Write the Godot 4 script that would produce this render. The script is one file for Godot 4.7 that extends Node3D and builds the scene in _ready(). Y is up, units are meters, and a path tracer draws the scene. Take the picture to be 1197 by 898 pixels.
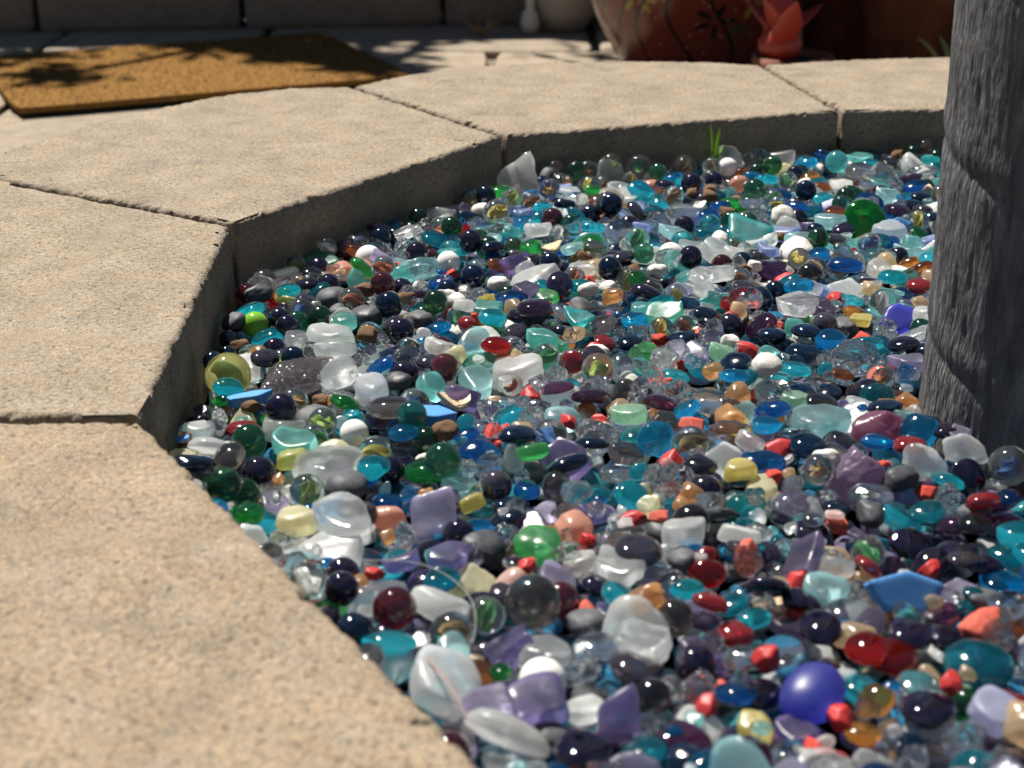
extends Node3D
# A round block planter filled with glass gems, marbles and sea glass, a palm trunk in its middle, a patio behind it.

const PW := 1197.0
const PH := 898.0
const FPX := 1700.0
const CAM_Y := 0.395
const TOP_Y := 0.15
const BED_Y := 0.108
const PITCH := deg_to_rad(22.639)
const CENTRE := Vector2(0.338, -0.686)
const TRUNK := Vector2(0.284, -0.645)
const TRUNK_R := 0.083

var rng := RandomNumberGenerator.new()
var noise := FastNoiseLite.new()
var fine := FastNoiseLite.new()
var used := {}
var inner: PackedVector2Array
var shapes := {}
var kinds := {}


# ---------------------------------------------------------------- helpers
func numbered(called: String) -> String:
	var n: int = used.get(called, 0)
	used[called] = n + 1
	return called if n == 0 else "%s_%03d" % [called, n]


func tag(o: Node3D, label: String, category: String, group := "", kind := "") -> void:
	if label:
		o.set_meta("label", label)
	if category:
		o.set_meta("category", category)
	if group:
		o.set_meta("group", group)
	if kind:
		o.set_meta("kind", kind)


func obj(called: String, mesh: Mesh, m: Material, parent: Node = self) -> MeshInstance3D:
	var o := MeshInstance3D.new()
	o.name = numbered(called) if parent == self else called
	o.mesh = mesh
	o.material_override = m
	parent.add_child(o, true)
	return o


func base(called: String, at: Vector3, turn := 0.0) -> Node3D:
	var o := Node3D.new()
	o.name = numbered(called)
	add_child(o)
	o.position = at
	o.rotation.y = turn
	return o


# The point at height y that the photograph shows at pixel (px, py).
func at_pixel(px: float, py: float, y: float) -> Vector3:
	var u := (px - PW / 2) / FPX
	var v := -(py - PH / 2) / FPX
	var d := Vector3(u, v * cos(PITCH) - sin(PITCH), -(v * sin(PITCH) + cos(PITCH)))
	return Vector3(0, CAM_Y, 0) + d * ((y - CAM_Y) / d.y)


func depth_of(p: Vector3) -> float:
	return (CAM_Y - p.y) * sin(PITCH) - p.z * cos(PITCH)


func to_pixel(p: Vector3) -> Vector2:
	var up := (p.y - CAM_Y) * cos(PITCH) - p.z * sin(PITCH)
	var d := depth_of(p)
	return Vector2(PW / 2 + FPX * p.x / d, PH / 2 - FPX * up / d)


func lin(r: float, g: float, b: float, a := 1.0) -> Color:
	return Color(r, g, b, a).linear_to_srgb()


# Indexed triangles with smooth normals; every triangle is turned so that it faces away from the middle.
func closed_mesh(v: PackedVector3Array, ix: PackedInt32Array, flat := false, middle := Vector3.ZERO) -> ArrayMesh:
	var n := PackedVector3Array()
	n.resize(v.size())
	for t in range(0, ix.size(), 3):
		var a := v[ix[t]]
		var b := v[ix[t + 1]]
		var c := v[ix[t + 2]]
		var k := (b - a).cross(c - a)
		if k.dot((a + b + c) / 3.0 - middle) > 0.0:
			var s := ix[t + 1]
			ix[t + 1] = ix[t + 2]
			ix[t + 2] = s
		else:
			k = -k
		for j in 3:
			n[ix[t + j]] += k
	var arrays := []
	arrays.resize(Mesh.ARRAY_MAX)
	if flat:
		var fv := PackedVector3Array()
		var fn := PackedVector3Array()
		for t in range(0, ix.size(), 3):
			var a := v[ix[t]]
			var k := (v[ix[t + 2]] - a).cross(v[ix[t + 1]] - a).normalized()
			for j in 3:
				fv.append(v[ix[t + j]])
				fn.append(k)
		arrays[Mesh.ARRAY_VERTEX] = fv
		arrays[Mesh.ARRAY_NORMAL] = fn
	else:
		for i in n.size():
			n[i] = n[i].normalized()
		arrays[Mesh.ARRAY_VERTEX] = v
		arrays[Mesh.ARRAY_NORMAL] = n
		arrays[Mesh.ARRAY_INDEX] = ix
	var m := ArrayMesh.new()
	m.add_surface_from_arrays(Mesh.PRIMITIVE_TRIANGLES, arrays)
	return m


# A cube grid blown up to a ball of directions, welded: [directions, indices].
func ball_grid(n: int) -> Array:
	var v := PackedVector3Array()
	var ix := PackedInt32Array()
	var seen := {}
	for f in 6:
		var ids := []
		for j in n + 1:
			for i in n + 1:
				var a := tan((float(i) / n - 0.5) * PI / 2.0)
				var b := tan((float(j) / n - 0.5) * PI / 2.0)
				var p: Vector3 = [Vector3(1, a, b), Vector3(-1, a, b), Vector3(a, 1, b), Vector3(a, -1, b), Vector3(a, b, 1), Vector3(a, b, -1)][f]
				p = p.normalized()
				var key := Vector3i((p * 10000.0).round())
				if not seen.has(key):
					seen[key] = v.size()
					v.append(p)
				ids.append(seen[key])
		for j in n:
			for i in n:
				var q := j * (n + 1) + i
				ix.append_array([ids[q], ids[q + 1], ids[q + n + 2], ids[q], ids[q + n + 2], ids[q + n + 1]])
	return [v, ix]


# A solid bounded by planes [normal, distance], its edges rounded less the larger p is; grain roughens it.
func soft_solid(planes: Array, p: float, n: int, aspect: Vector3, grain := 0.0, freq := 2.0, flat := false, bend := 0.0) -> ArrayMesh:
	var g := ball_grid(n)
	var v: PackedVector3Array = g[0]
	var seed_at := Vector3(rng.randf(), rng.randf(), rng.randf()) * 40.0
	for i in v.size():
		var d := (v[i] * aspect).normalized()
		var s := 0.0
		for pl in planes:
			var k: float = d.dot(pl[0]) / pl[1]
			if k > 0.0:
				s += pow(k, p)
		var q := d * pow(s, -1.0 / p)
		if grain > 0.0:
			q *= 1.0 + grain * noise.get_noise_3dv((q * freq + seed_at) * 40.0)
		q.y += bend * (q.x * q.x - 0.3)
		v[i] = q
	return closed_mesh(v, g[1], flat)


func shard(thick: float, p: float, n := 11, bend := 0.0, grain := 0.075) -> ArrayMesh:
	var planes := [[Vector3.UP, thick], [Vector3.DOWN, thick]]
	var k := rng.randi_range(4, 6)
	var off := rng.randf() * TAU
	for i in k:
		var a := off + TAU * (i + rng.randf_range(-0.28, 0.28)) / k
		planes.append([Vector3(cos(a), rng.randf_range(-0.25, 0.25), sin(a)).normalized(), rng.randf_range(0.62, 0.95)])
	return soft_solid(planes, p, n, Vector3(1, thick * 1.3, 1), grain, 2.0, false, bend)


func chunk(faces: int, p: float, n: int, grain: float, freq: float, flat: bool, squash := 0.8) -> ArrayMesh:
	var planes := []
	for d in [Vector3.UP, Vector3.DOWN, Vector3.LEFT, Vector3.RIGHT, Vector3.BACK, Vector3.FORWARD]:
		planes.append([d, 1.0])
	for i in faces:
		var y := 1.0 - 2.0 * (i + 0.5) / faces
		var a := i * 2.39996 + rng.randf_range(-0.5, 0.5)
		var r := sqrt(1.0 - y * y)
		planes.append([(Vector3(cos(a) * r, y / squash, sin(a) * r) + Vector3(rng.randf(), rng.randf(), rng.randf()) * 0.4).normalized(), rng.randf_range(0.62, 0.92)])
	return soft_solid(planes, p, n, Vector3.ONE, grain, freq, flat)


func gem_shape(n: int, wobble: float) -> ArrayMesh:
	var g := ball_grid(n)
	var v: PackedVector3Array = g[0]
	var o := rng.randf() * 50.0
	for i in v.size():
		var d := v[i]
		var w := 1.0 + wobble * noise.get_noise_3d(d.x * 30 + o, d.y * 30, d.z * 30 - o)
		var h := d.y * 1.0 if d.y > 0.0 else -pow(-d.y, 0.8) * 0.62
		var r := Vector2(d.x, d.z)
		if r.length() > 0.001:
			r = r.normalized() * pow(r.length(), 0.86)
		v[i] = Vector3(r.x * w, h * w, r.y * w)
	return closed_mesh(v, g[1])


func pebble_shape(n: int, grain: float) -> ArrayMesh:
	var g := ball_grid(n)
	var v: PackedVector3Array = g[0]
	var o := rng.randf() * 80.0
	for i in v.size():
		v[i] *= 1.0 + grain * noise.get_noise_3dv(v[i] * 28.0 + Vector3.ONE * o)
	return closed_mesh(v, g[1])


# Coloured blades twisted inside a cat's-eye marble.
func vane_shape() -> ArrayMesh:
	var v := PackedVector3Array()
	var ix := PackedInt32Array()
	for blade in 2:
		var g := ball_grid(6)
		var first := v.size()
		for d in g[0]:
			var q: Vector3 = d * Vector3(0.62, 0.36, 0.05)
			v.append(q.rotated(Vector3.RIGHT, blade * PI / 2 + q.x * 1.8))
		for i in g[1]:
			ix.append(first + i)
	return closed_mesh(v, ix)


func lathe(profile: Array, around := 48, uv_turns := 1.0) -> ArrayMesh:
	var st := SurfaceTool.new()
	st.begin(Mesh.PRIMITIVE_TRIANGLES)
	for j in profile.size():
		for i in around + 1:
			var a := TAU * i / around
			st.set_uv(Vector2(uv_turns * i / around, float(j) / (profile.size() - 1)))
			st.add_vertex(Vector3(cos(a) * profile[j].x, profile[j].y, sin(a) * profile[j].x))
	for j in profile.size() - 1:
		for i in around:
			var q := j * (around + 1) + i
			for k in [q, q + around + 1, q + around + 2, q, q + around + 2, q + 1]:
				st.add_index(k)
	st.generate_normals()
	return st.commit()


func tube(path: Array, r0: float, r1: float, around := 7) -> ArrayMesh:
	var v := PackedVector3Array()
	var ix := PackedInt32Array()
	var nn := PackedVector3Array()
	for j in path.size():
		var t: Vector3 = (path[mini(j + 1, path.size() - 1)] - path[maxi(j - 1, 0)]).normalized()
		var s := t.cross(Vector3(0.13, 0.2, 1.0)).normalized()
		var u := s.cross(t)
		var r := lerpf(r0, r1, float(j) / (path.size() - 1))
		for i in around:
			var a := TAU * i / around
			nn.append(s * cos(a) + u * sin(a))
			v.append(path[j] + nn[-1] * r)
	for j in path.size() - 1:
		for i in around:
			var a := j * around + i
			var b := j * around + (i + 1) % around
			ix.append_array([a, a + around, b, b, a + around, b + around])
	if (v[ix[2]] - v[ix[0]]).cross(v[ix[1]] - v[ix[0]]).dot(nn[0]) < 0.0:
		ix.reverse()
	var arrays := []
	arrays.resize(Mesh.ARRAY_MAX)
	arrays[Mesh.ARRAY_VERTEX] = v
	arrays[Mesh.ARRAY_NORMAL] = nn
	arrays[Mesh.ARRAY_INDEX] = ix
	var m := ArrayMesh.new()
	m.add_surface_from_arrays(Mesh.PRIMITIVE_TRIANGLES, arrays)
	return m


func box_mesh(size: Vector3, soft := 0.06, grain := 0.0) -> ArrayMesh:
	var h := size / 2.0
	var planes := [[Vector3.UP, h.y], [Vector3.DOWN, h.y], [Vector3.LEFT, h.x], [Vector3.RIGHT, h.x], [Vector3.BACK, h.z], [Vector3.FORWARD, h.z]]
	return soft_solid(planes, 1.6 / soft, 10, size, grain, 3.0)


# ---------------------------------------------------------------- textures
func noise_bytes(size: int, freq: float, octaves: int, seed_: int, kind := FastNoiseLite.TYPE_SIMPLEX_SMOOTH, back := FastNoiseLite.RETURN_DISTANCE) -> PackedByteArray:
	var f := FastNoiseLite.new()
	f.cellular_return_type = back
	f.noise_type = kind
	f.seed = seed_
	f.frequency = freq
	f.fractal_octaves = octaves
	var im := f.get_seamless_image(size, size)
	im.convert(Image.FORMAT_L8)
	return im.get_data()


func texture_of(size: int, data: PackedByteArray, format := Image.FORMAT_RGB8) -> ImageTexture:
	return ImageTexture.create_from_image(Image.create_from_data(size, size, false, format, data))


# Sand-and-cement grain: [colour texture, height texture].
func concrete_textures(size: int) -> Array:
	var grain := noise_bytes(size, 0.30, 1, 3, FastNoiseLite.TYPE_CELLULAR, FastNoiseLite.RETURN_CELL_VALUE)
	var dome := noise_bytes(size, 0.30, 1, 3, FastNoiseLite.TYPE_CELLULAR, FastNoiseLite.RETURN_DISTANCE)
	var dust := noise_bytes(size, 0.48, 1, 5, FastNoiseLite.TYPE_CELLULAR, FastNoiseLite.RETURN_CELL_VALUE)
	var lumps := noise_bytes(size, 0.06, 3, 8)
	var broad := noise_bytes(size, 0.006, 4, 12)
	var hue := noise_bytes(size, 0.02, 3, 17)
	var c := PackedByteArray()
	var h := PackedByteArray()
	c.resize(size * size * 3)
	h.resize(size * size)
	var r := RandomNumberGenerator.new()
	r.seed = 4
	for i in size * size:
		var g := (grain[i] - 128) / 128.0
		var s := (dust[i] - 128) / 128.0
		var l := (lumps[i] - 128) / 128.0
		var pit := maxf(0.0, -l - 0.45) * 2.0
		var k := 0.81 + 0.09 * g + 0.10 * s + 0.045 * l + 0.06 * (broad[i] - 128) / 128.0 - 0.35 * pit
		var warm := 0.015 * (hue[i] - 128) / 128.0 + 0.015 * g
		c[i * 3] = int(clampf((k + warm) * 255.0, 0, 255))
		c[i * 3 + 1] = int(clampf(k * 255.0, 0, 255))
		c[i * 3 + 2] = int(clampf((k - warm) * 255.0, 0, 255))
		h[i] = int(clampf(120 + 40 * g + 14 * s - 0.25 * (dome[i] - 128) + 40 * l - 80 * pit, 0, 255))
	# loose quartz grains and dark crumbs, one to three texels each
	for t in 3000:
		var x := r.randi_range(1, size - 3)
		var y := r.randi_range(1, size - 3)
		var white := r.randf() < 0.55
		for q in r.randi_range(1, 5):
			var at := ((y + q / 2) * size + x + q % 2) * 3
			for ch in 3:
				c[at + ch] = (r.randi_range(225, 255) if white else r.randi_range(60, 110))
	# weathering: grey smudges, pale lime bloom and rusty tints in blotches
	var stain := ramp_texture(512, 0.016, 5, 23, [[0.0, Color(0.80, 0.79, 0.79)], [0.16, Color(0.92, 0.915, 0.91)], [0.30, Color(0.975, 0.97, 0.965)], [0.62, Color(0.98, 0.965, 0.94)], [0.8, Color(1, 1, 1)], [1.0, Color(1, 1, 1)]])
	return [texture_of(size, c), texture_of(size, h, Image.FORMAT_L8), stain]


func ramp_texture(size: int, freq: float, octaves: int, seed_: int, stops: Array, kind := FastNoiseLite.TYPE_SIMPLEX_SMOOTH) -> ImageTexture:
	var b := noise_bytes(size, freq, octaves, seed_, kind)
	var grad := Gradient.new()
	grad.offsets = PackedFloat32Array(stops.map(func(s): return s[0]))
	grad.colors = PackedColorArray(stops.map(func(s): return s[1]))
	var lut := []
	for i in 256:
		lut.append(grad.sample(i / 255.0))
	var d := PackedByteArray()
	d.resize(size * size * 3)
	for i in size * size:
		var k: Color = lut[b[i]]
		d[i * 3] = int(k.r * 255)
		d[i * 3 + 1] = int(k.g * 255)
		d[i * 3 + 2] = int(k.b * 255)
	return texture_of(size, d)


func triplanar(m: StandardMaterial3D, scale: Vector3, world := true) -> StandardMaterial3D:
	m.uv1_triplanar = true
	m.uv1_world_triplanar = world
	m.uv1_scale = scale
	return m


func matte(c: Color, rough := 0.85, spec := 0.4) -> StandardMaterial3D:
	var m := StandardMaterial3D.new()
	m.albedo_color = c
	m.roughness = rough
	m.metallic_specular = spec
	return m


# Solid coloured glass: body is the share of cloudy colour in it, the rest is clear.
func glass(c: Color, body: float, rough := 0.0, coat := 0.0, metal := 0.0) -> StandardMaterial3D:
	var m := StandardMaterial3D.new()
	m.refraction_enabled = true
	m.refraction_scale = 0.05
	m.albedo_color = Color(c.r, c.g, c.b, body)
	m.roughness = rough
	m.metallic = metal
	m.clearcoat_enabled = true
	m.clearcoat = 0.5 + 0.5 * coat
	m.clearcoat_roughness = rng.randf_range(0.03, 0.13)
	var l := c.srgb_to_linear()
	var pale := minf(l.r, minf(l.g, l.b))
	glow(m, c, 0.04 if pale > 0.6 else 0.34 * smoothstep(0.08, 0.5, maxf(l.r, maxf(l.g, l.b))))
	return m


# Light that enters on the far side comes through in the colour of the glass.
func glow(m: StandardMaterial3D, c: Color, share: float) -> void:
	var l := c.srgb_to_linear()
	var most := maxf(l.r, maxf(l.g, l.b))
	m.backlight_enabled = true
	m.backlight = Color(l.r / most * share, l.g / most * share, l.b / most * share).linear_to_srgb()


func frosted(c: Color, body: float, rough := 0.5) -> StandardMaterial3D:
	var m := glass(c, body, rough)
	m.clearcoat_enabled = false
	glow(m, c, 0.15 + 0.45 * c.v)
	return m


# ---------------------------------------------------------------- the kinds of pieces in the bed
# key: name, category, label, group, shapes, materials, width in mm (least, most), height over width
func define_kinds() -> void:
	var gems := [gem_shape(8, 0.10), gem_shape(8, 0.18), gem_shape(8, 0.26)]
	var ball := [pebble_shape(9, 0.0)]
	var shards := []
	for i in 10:
		shards.append(shard(rng.randf_range(0.24, 0.36), rng.randf_range(6.0, 13.0), 11, rng.randf_range(-0.05, 0.28)))
	var lumps := []
	for i in 9:
		lumps.append(shard(rng.randf_range(0.30, 0.46), rng.randf_range(3.4, 6.5), 12, rng.randf_range(-0.02, 0.2), 0.09))
	var slabs := []
	for i in 4:
		slabs.append(shard(rng.randf_range(0.16, 0.22), 26.0, 12, 0.0, 0.01))
	var crystals := []
	for i in 5:
		crystals.append(chunk(rng.randi_range(9, 13), 40.0, 6, 0.16, 1.2, true))
	var chips := []
	for i in 4:
		chips.append(chunk(rng.randi_range(7, 9), 30.0, 9, 0.06, 1.5, false, 1.3))
	var rocks := []
	for i in 4:
		rocks.append(chunk(rng.randi_range(9, 13), 9.0, 9, 0.14, 1.3, false))
	var pebbles := [pebble_shape(8, 0.25), pebble_shape(8, 0.35), pebble_shape(8, 0.15)]
	var shells := [shard(0.13, 9.0, 10, 0.45), shard(0.12, 9.0, 10, 0.38)]

	var oil := ramp_texture(256, 0.018, 3, 31, [[0.2, Color(0.10, 0.10, 0.16)], [0.42, Color(0.22, 0.14, 0.30)], [0.55, Color(0.16, 0.20, 0.34)], [0.7, Color(0.32, 0.24, 0.24)], [0.85, Color(0.13, 0.22, 0.24)]])
	var navy := ramp_texture(256, 0.018, 3, 37, [[0.2, Color(0.07, 0.10, 0.16)], [0.5, Color(0.12, 0.20, 0.32)], [0.7, Color(0.10, 0.26, 0.34)], [0.9, Color(0.2, 0.18, 0.32)]])
	var silver := ramp_texture(256, 0.018, 3, 41, [[0.2, Color(0.30, 0.30, 0.32)], [0.5, Color(0.42, 0.36, 0.36)], [0.75, Color(0.34, 0.36, 0.46)]])
	var lustre := func(tex: Texture2D, body: float, metal: float) -> StandardMaterial3D:
		var m := glass(Color.WHITE, body, 0.03, 0.8, metal)
		m.albedo_texture = tex
		return triplanar(m, Vector3.ONE * 0.3, false)
	var rough_rock := ramp_texture(256, 0.03, 5, 44, [[0.2, Color(0.80, 0.80, 0.80)], [0.5, Color(0.93, 0.93, 0.93)], [0.8, Color(1, 1, 1)]])
	var rock := func(c: Color, r := 0.8) -> StandardMaterial3D:
		var m := matte(c, r)
		m.albedo_texture = rough_rock
		return triplanar(m, Vector3.ONE * 0.5, false)

	# name, category, shapes, [[what it looks like, material] ...], width in mm (least, most), height over width
	kinds = {
		"gT": ["teal_gem", "glass gem", gems, [["teal flat glass gem", glass(lin(0.03, 0.42, 0.50), 0.06)], ["dark teal flat glass gem", glass(lin(0.015, 0.22, 0.28), 0.10)], ["bright turquoise flat glass gem", glass(lin(0.06, 0.55, 0.66), 0.04)]], 14, 19, 0.5],
		"gB": ["blue_gem", "glass gem", gems, [["azure blue flat glass gem", glass(lin(0.015, 0.29, 0.56), 0.05)], ["bright sky-blue flat glass gem", glass(lin(0.04, 0.46, 0.74), 0.03)], ["deep blue flat glass gem", glass(lin(0.008, 0.13, 0.34), 0.06)]], 13, 19, 0.5],
		"gN": ["navy_gem", "glass gem", gems, [["lustrous navy flat glass gem", lustre.call(navy, 0.7, 0.55)], ["inky see-through navy flat glass gem", glass(lin(0.012, 0.06, 0.13), 0.1, 0.0, 1.0)], ["steel-blue lustrous flat glass gem", lustre.call(navy, 0.3, 0.25)]], 14, 20, 0.47],
		"gP": ["purple_gem", "glass gem", gems, [["iridescent dark purple flat glass gem", lustre.call(oil, 0.7, 0.55)], ["see-through plum flat glass gem", glass(lin(0.12, 0.035, 0.10), 0.08, 0.0, 1.0)], ["glossy purple-brown flat glass gem", lustre.call(oil, 0.25, 0.25)]], 15, 21, 0.47],
		"gK": ["smoky_gem", "glass gem", gems, [["silvery smoky flat glass gem", lustre.call(silver, 0.5, 0.6)], ["charcoal see-through flat glass gem", glass(lin(0.06, 0.055, 0.06), 0.08, 0.0, 1.0)], ["pale smoky flat glass gem", glass(lin(0.22, 0.20, 0.19), 0.05, 0.0, 0.6)]], 14, 20, 0.47],
		"gC": ["clear_gem", "glass gem", gems, [["colourless flat glass gem", glass(lin(0.97, 0.98, 0.98), 0.0)], ["bluish colourless flat glass gem", glass(lin(0.86, 0.93, 0.96), 0.01, 0.0, 0.8)]], 14, 20, 0.56],
		"gA": ["amber_gem", "glass gem", gems, [["honey amber flat glass gem", glass(lin(0.56, 0.30, 0.08), 0.03)], ["dark amber brown flat glass gem", glass(lin(0.30, 0.11, 0.03), 0.08, 0.0, 0.6)]], 13, 18, 0.56],
		"gR": ["red_gem", "glass gem", gems, [["satin deep red flat glass gem", glass(lin(0.26, 0.022, 0.025), 0.5, 0.05, 1.0)], ["ruby see-through flat glass gem", glass(lin(0.34, 0.02, 0.015), 0.1)]], 13, 18, 0.56],
		"gG": ["green_gem", "glass gem", gems, [["bottle green flat glass gem", glass(lin(0.02, 0.22, 0.05), 0.08)], ["grass green flat glass gem", glass(lin(0.06, 0.42, 0.12), 0.06)]], 13, 18, 0.56],
		"mD": ["midnight_marble", "marble", ball, [["blue-black metallic marble", lustre.call(navy, 0.95, 0.7)], ["oil-slick black metallic marble", lustre.call(oil, 0.95, 0.7)]], 13, 16, 1.0],
		"mP": ["plum_marble", "marble", ball, [["pearly dark plum marble", lustre.call(oil, 0.6, 0.5)], ["pearly grey-violet marble", lustre.call(silver, 0.7, 0.5)]], 13, 16, 1.0],
		"mK": ["smoky_marble", "marble", ball, [["smoky grey see-through marble", glass(lin(0.20, 0.19, 0.17), 0.05, 0.0, 0.6)], ["dark smoky see-through marble", glass(lin(0.07, 0.06, 0.055), 0.08, 0.0, 0.8)]], 13, 16, 1.0],
		"mC": ["cats_eye_marble", "marble", ball, [["clear marble", glass(lin(0.90, 0.95, 0.93), 0.015)], ["green-tinted clear marble", glass(lin(0.74, 0.90, 0.85), 0.02)], ["grey-tinted clear marble", glass(lin(0.80, 0.84, 0.82), 0.02)]], 14, 16, 1.0],
		"mG": ["green_marble", "marble", ball, [["dark green see-through marble", glass(lin(0.05, 0.22, 0.13), 0.06)], ["bottle green see-through marble", glass(lin(0.03, 0.15, 0.06), 0.08)]], 13, 16, 1.0],
		"mT": ["aqua_marble", "marble", ball, [["aqua see-through marble", glass(lin(0.16, 0.55, 0.58), 0.05)]], 13, 16, 1.0],
		"mR": ["maroon_marble", "marble", ball, [["dark maroon glass marble", glass(lin(0.14, 0.02, 0.03), 0.2, 0.0, 1.0)]], 13, 16, 1.0],
		"mW": ["white_marble", "marble", ball, [["opaque white glass marble", matte(lin(0.78, 0.78, 0.75), 0.18, 0.5)]], 13, 16, 1.0],
		"mL": ["lime_marble", "marble", ball, [["opaque lime green marble", matte(lin(0.17, 0.40, 0.035), 0.12, 0.5)]], 14, 16, 1.0],
		"mY": ["olive_marble", "marble", ball, [["large olive and yellow banded glass marble", glass(lin(0.56, 0.55, 0.24), 0.12)]], 20, 22, 1.0],
		"sW": ["white_frosted_glass", "sea glass", lumps + lumps + shards.slice(0, 4), [["frosted white sea glass piece", frosted(lin(0.86, 0.89, 0.89), 0.12, 0.27)], ["milky white sea glass piece", frosted(lin(0.87, 0.89, 0.88), 0.26, 0.36)], ["hazy colourless glass piece", frosted(lin(0.90, 0.93, 0.93), 0.06, 0.16)]], 15, 23, 1.0],
		"sA": ["aqua_frosted_glass", "sea glass", lumps + lumps + shards.slice(0, 4), [["frosted aqua sea glass piece", frosted(lin(0.24, 0.58, 0.56), 0.10, 0.32)], ["pale icy-aqua sea glass piece", frosted(lin(0.48, 0.74, 0.76), 0.10, 0.32)]], 14, 21, 1.0],
		"sT": ["sea_green_frosted_glass", "sea glass", shards, [["frosted deep teal sea glass piece", frosted(lin(0.05, 0.32, 0.32), 0.25, 0.38)], ["frosted sea-green glass piece", frosted(lin(0.10, 0.36, 0.28), 0.25, 0.38)]], 15, 21, 1.0],
		"sP": ["purple_frosted_glass", "sea glass", shards, [["frosted purple sea glass piece", frosted(lin(0.20, 0.17, 0.31), 0.14, 0.3)], ["pale lavender sea glass piece", frosted(lin(0.40, 0.37, 0.50), 0.16, 0.32)], ["dusky dark violet sea glass piece", frosted(lin(0.11, 0.095, 0.15), 0.2, 0.3)]], 14, 21, 1.0],
		"sV": ["indigo_frosted_glass", "sea glass", shards, [["frosted indigo glass piece", frosted(lin(0.09, 0.10, 0.50), 0.4, 0.4)]], 14, 20, 1.0],
		"eV": ["indigo_egg", "sea glass", [pebble_shape(12, 0.06)], [["big frosted indigo glass egg", frosted(lin(0.08, 0.09, 0.42), 0.35, 0.4)]], 22, 26, 0.62],
		"sB": ["pale_blue_frosted_glass", "sea glass", lumps + lumps + shards.slice(0, 4), [["frosted periwinkle blue glass piece", frosted(lin(0.38, 0.48, 0.78), 0.3, 0.4)], ["frosted lilac-grey glass piece", frosted(lin(0.50, 0.52, 0.70), 0.4, 0.45)]], 13, 19, 1.0],
		"sG": ["green_frosted_glass", "sea glass", lumps + lumps + shards.slice(0, 4), [["bright green sea glass piece", frosted(lin(0.12, 0.42, 0.18), 0.2, 0.3)], ["pale mint sea glass piece", frosted(lin(0.42, 0.68, 0.52), 0.25, 0.35)]], 13, 19, 1.0],
		"sY": ["yellow_frosted_glass", "sea glass", lumps + lumps + shards.slice(0, 4), [["frosted yellow glass piece", frosted(lin(0.70, 0.62, 0.24), 0.35, 0.35)], ["creamy pale yellow glass piece", frosted(lin(0.74, 0.72, 0.50), 0.4, 0.35)]], 12, 18, 1.0],
		"sR": ["crimson_glass", "sea glass", shards, [["see-through crimson glass piece", glass(lin(0.42, 0.02, 0.03), 0.15, 0.12)]], 11, 15, 1.0],
		"cC": ["crushed_glass", "crushed glass", crystals, [["crackled colourless glass nugget", glass(lin(0.97, 0.98, 0.98), 0.0, 0.0)], ["crackled greyish clear glass nugget", glass(lin(0.90, 0.94, 0.95), 0.02, 0.03)]], 8, 12, 0.85],
		"rR": ["red_chip", "stone chip", chips, [["matte coral red chip", rock.call(lin(0.56, 0.055, 0.035))], ["matte salmon orange chip", rock.call(lin(0.58, 0.11, 0.075))], ["glazed scarlet chip", rock.call(lin(0.50, 0.035, 0.035), 0.45)]], 7, 11, 0.7],
		"tB": ["blue_tile", "tile", slabs, [["matte sky blue tile fragment", matte(lin(0.08, 0.26, 0.58), 0.65, 0.35)]], 14, 20, 1.0],
		"oA": ["amber_stone", "stone", rocks, [["honey orange quartz pebble", frosted(lin(0.66, 0.42, 0.22), 0.18, 0.25)], ["pale tan quartz pebble", frosted(lin(0.72, 0.58, 0.40), 0.22, 0.28)]], 11, 16, 0.7],
		"oP": ["peach_stone", "stone", pebbles, [["smooth salmon pink pebble", frosted(lin(0.72, 0.40, 0.30), 0.6, 0.25)], ["smooth pale pink pebble", frosted(lin(0.74, 0.52, 0.46), 0.6, 0.3)]], 12, 16, 0.7],
		"kS": ["grey_pebble", "pebble", rocks + pebbles, [["matte near-black pebble", rock.call(lin(0.05, 0.055, 0.065), 0.5)], ["matte slate grey pebble", rock.call(lin(0.085, 0.09, 0.10), 0.6)]], 11, 16, 0.62],
		"wS": ["white_pebble", "pebble", pebbles + [rocks[0]], [["chalky white pebble", rock.call(lin(0.72, 0.70, 0.64), 0.6)]], 9, 14, 0.7],
		"hS": ["sea_shell", "shell", shells, [["tan curved shell fragment", rock.call(lin(0.60, 0.48, 0.31), 0.45)], ["white curved shell fragment", rock.call(lin(0.78, 0.76, 0.70), 0.35)]], 13, 18, 1.0],
		"hL": ["white_shell", "shell", [gem_shape(12, 0.16)], [["smooth white shell half", frosted(lin(0.80, 0.81, 0.79), 0.3, 0.35)]], 20, 30, 0.4],
		"hB": ["brown_husk", "husk", rocks, [["dry brown seed husk", rock.call(lin(0.16, 0.09, 0.045), 0.9)]], 9, 12, 0.7],
		"aM": ["amethyst", "crystal", [chunk(12, 16.0, 16, 0.12, 2.0, false), chunk(10, 16.0, 16, 0.12, 2.4, false)], [["rough pink-purple amethyst chunk", frosted(lin(0.17, 0.075, 0.12), 0.55, 0.3)], ["rough grey-purple amethyst chunk", frosted(lin(0.15, 0.11, 0.17), 0.6, 0.35)]], 22, 26, 0.8],
		"xQ": ["smoky_quartz", "crystal", [chunk(12, 16.0, 26, 0.10, 7.0, true)], [["large rough smoky quartz chunk", frosted(lin(0.10, 0.095, 0.10), 0.4, 0.16)]], 34, 36, 0.55],
		"bG": ["bottle_base", "bottle glass", [gem_shape(12, 0.05)], [["emerald green bottle-base disc on edge", glass(lin(0.01, 0.30, 0.03), 0.06)]], 30, 32, 0.34],
	}


# Things in the bed that are easy to find, by pixel: other labels refer to them.
var landmarks := []


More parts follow.
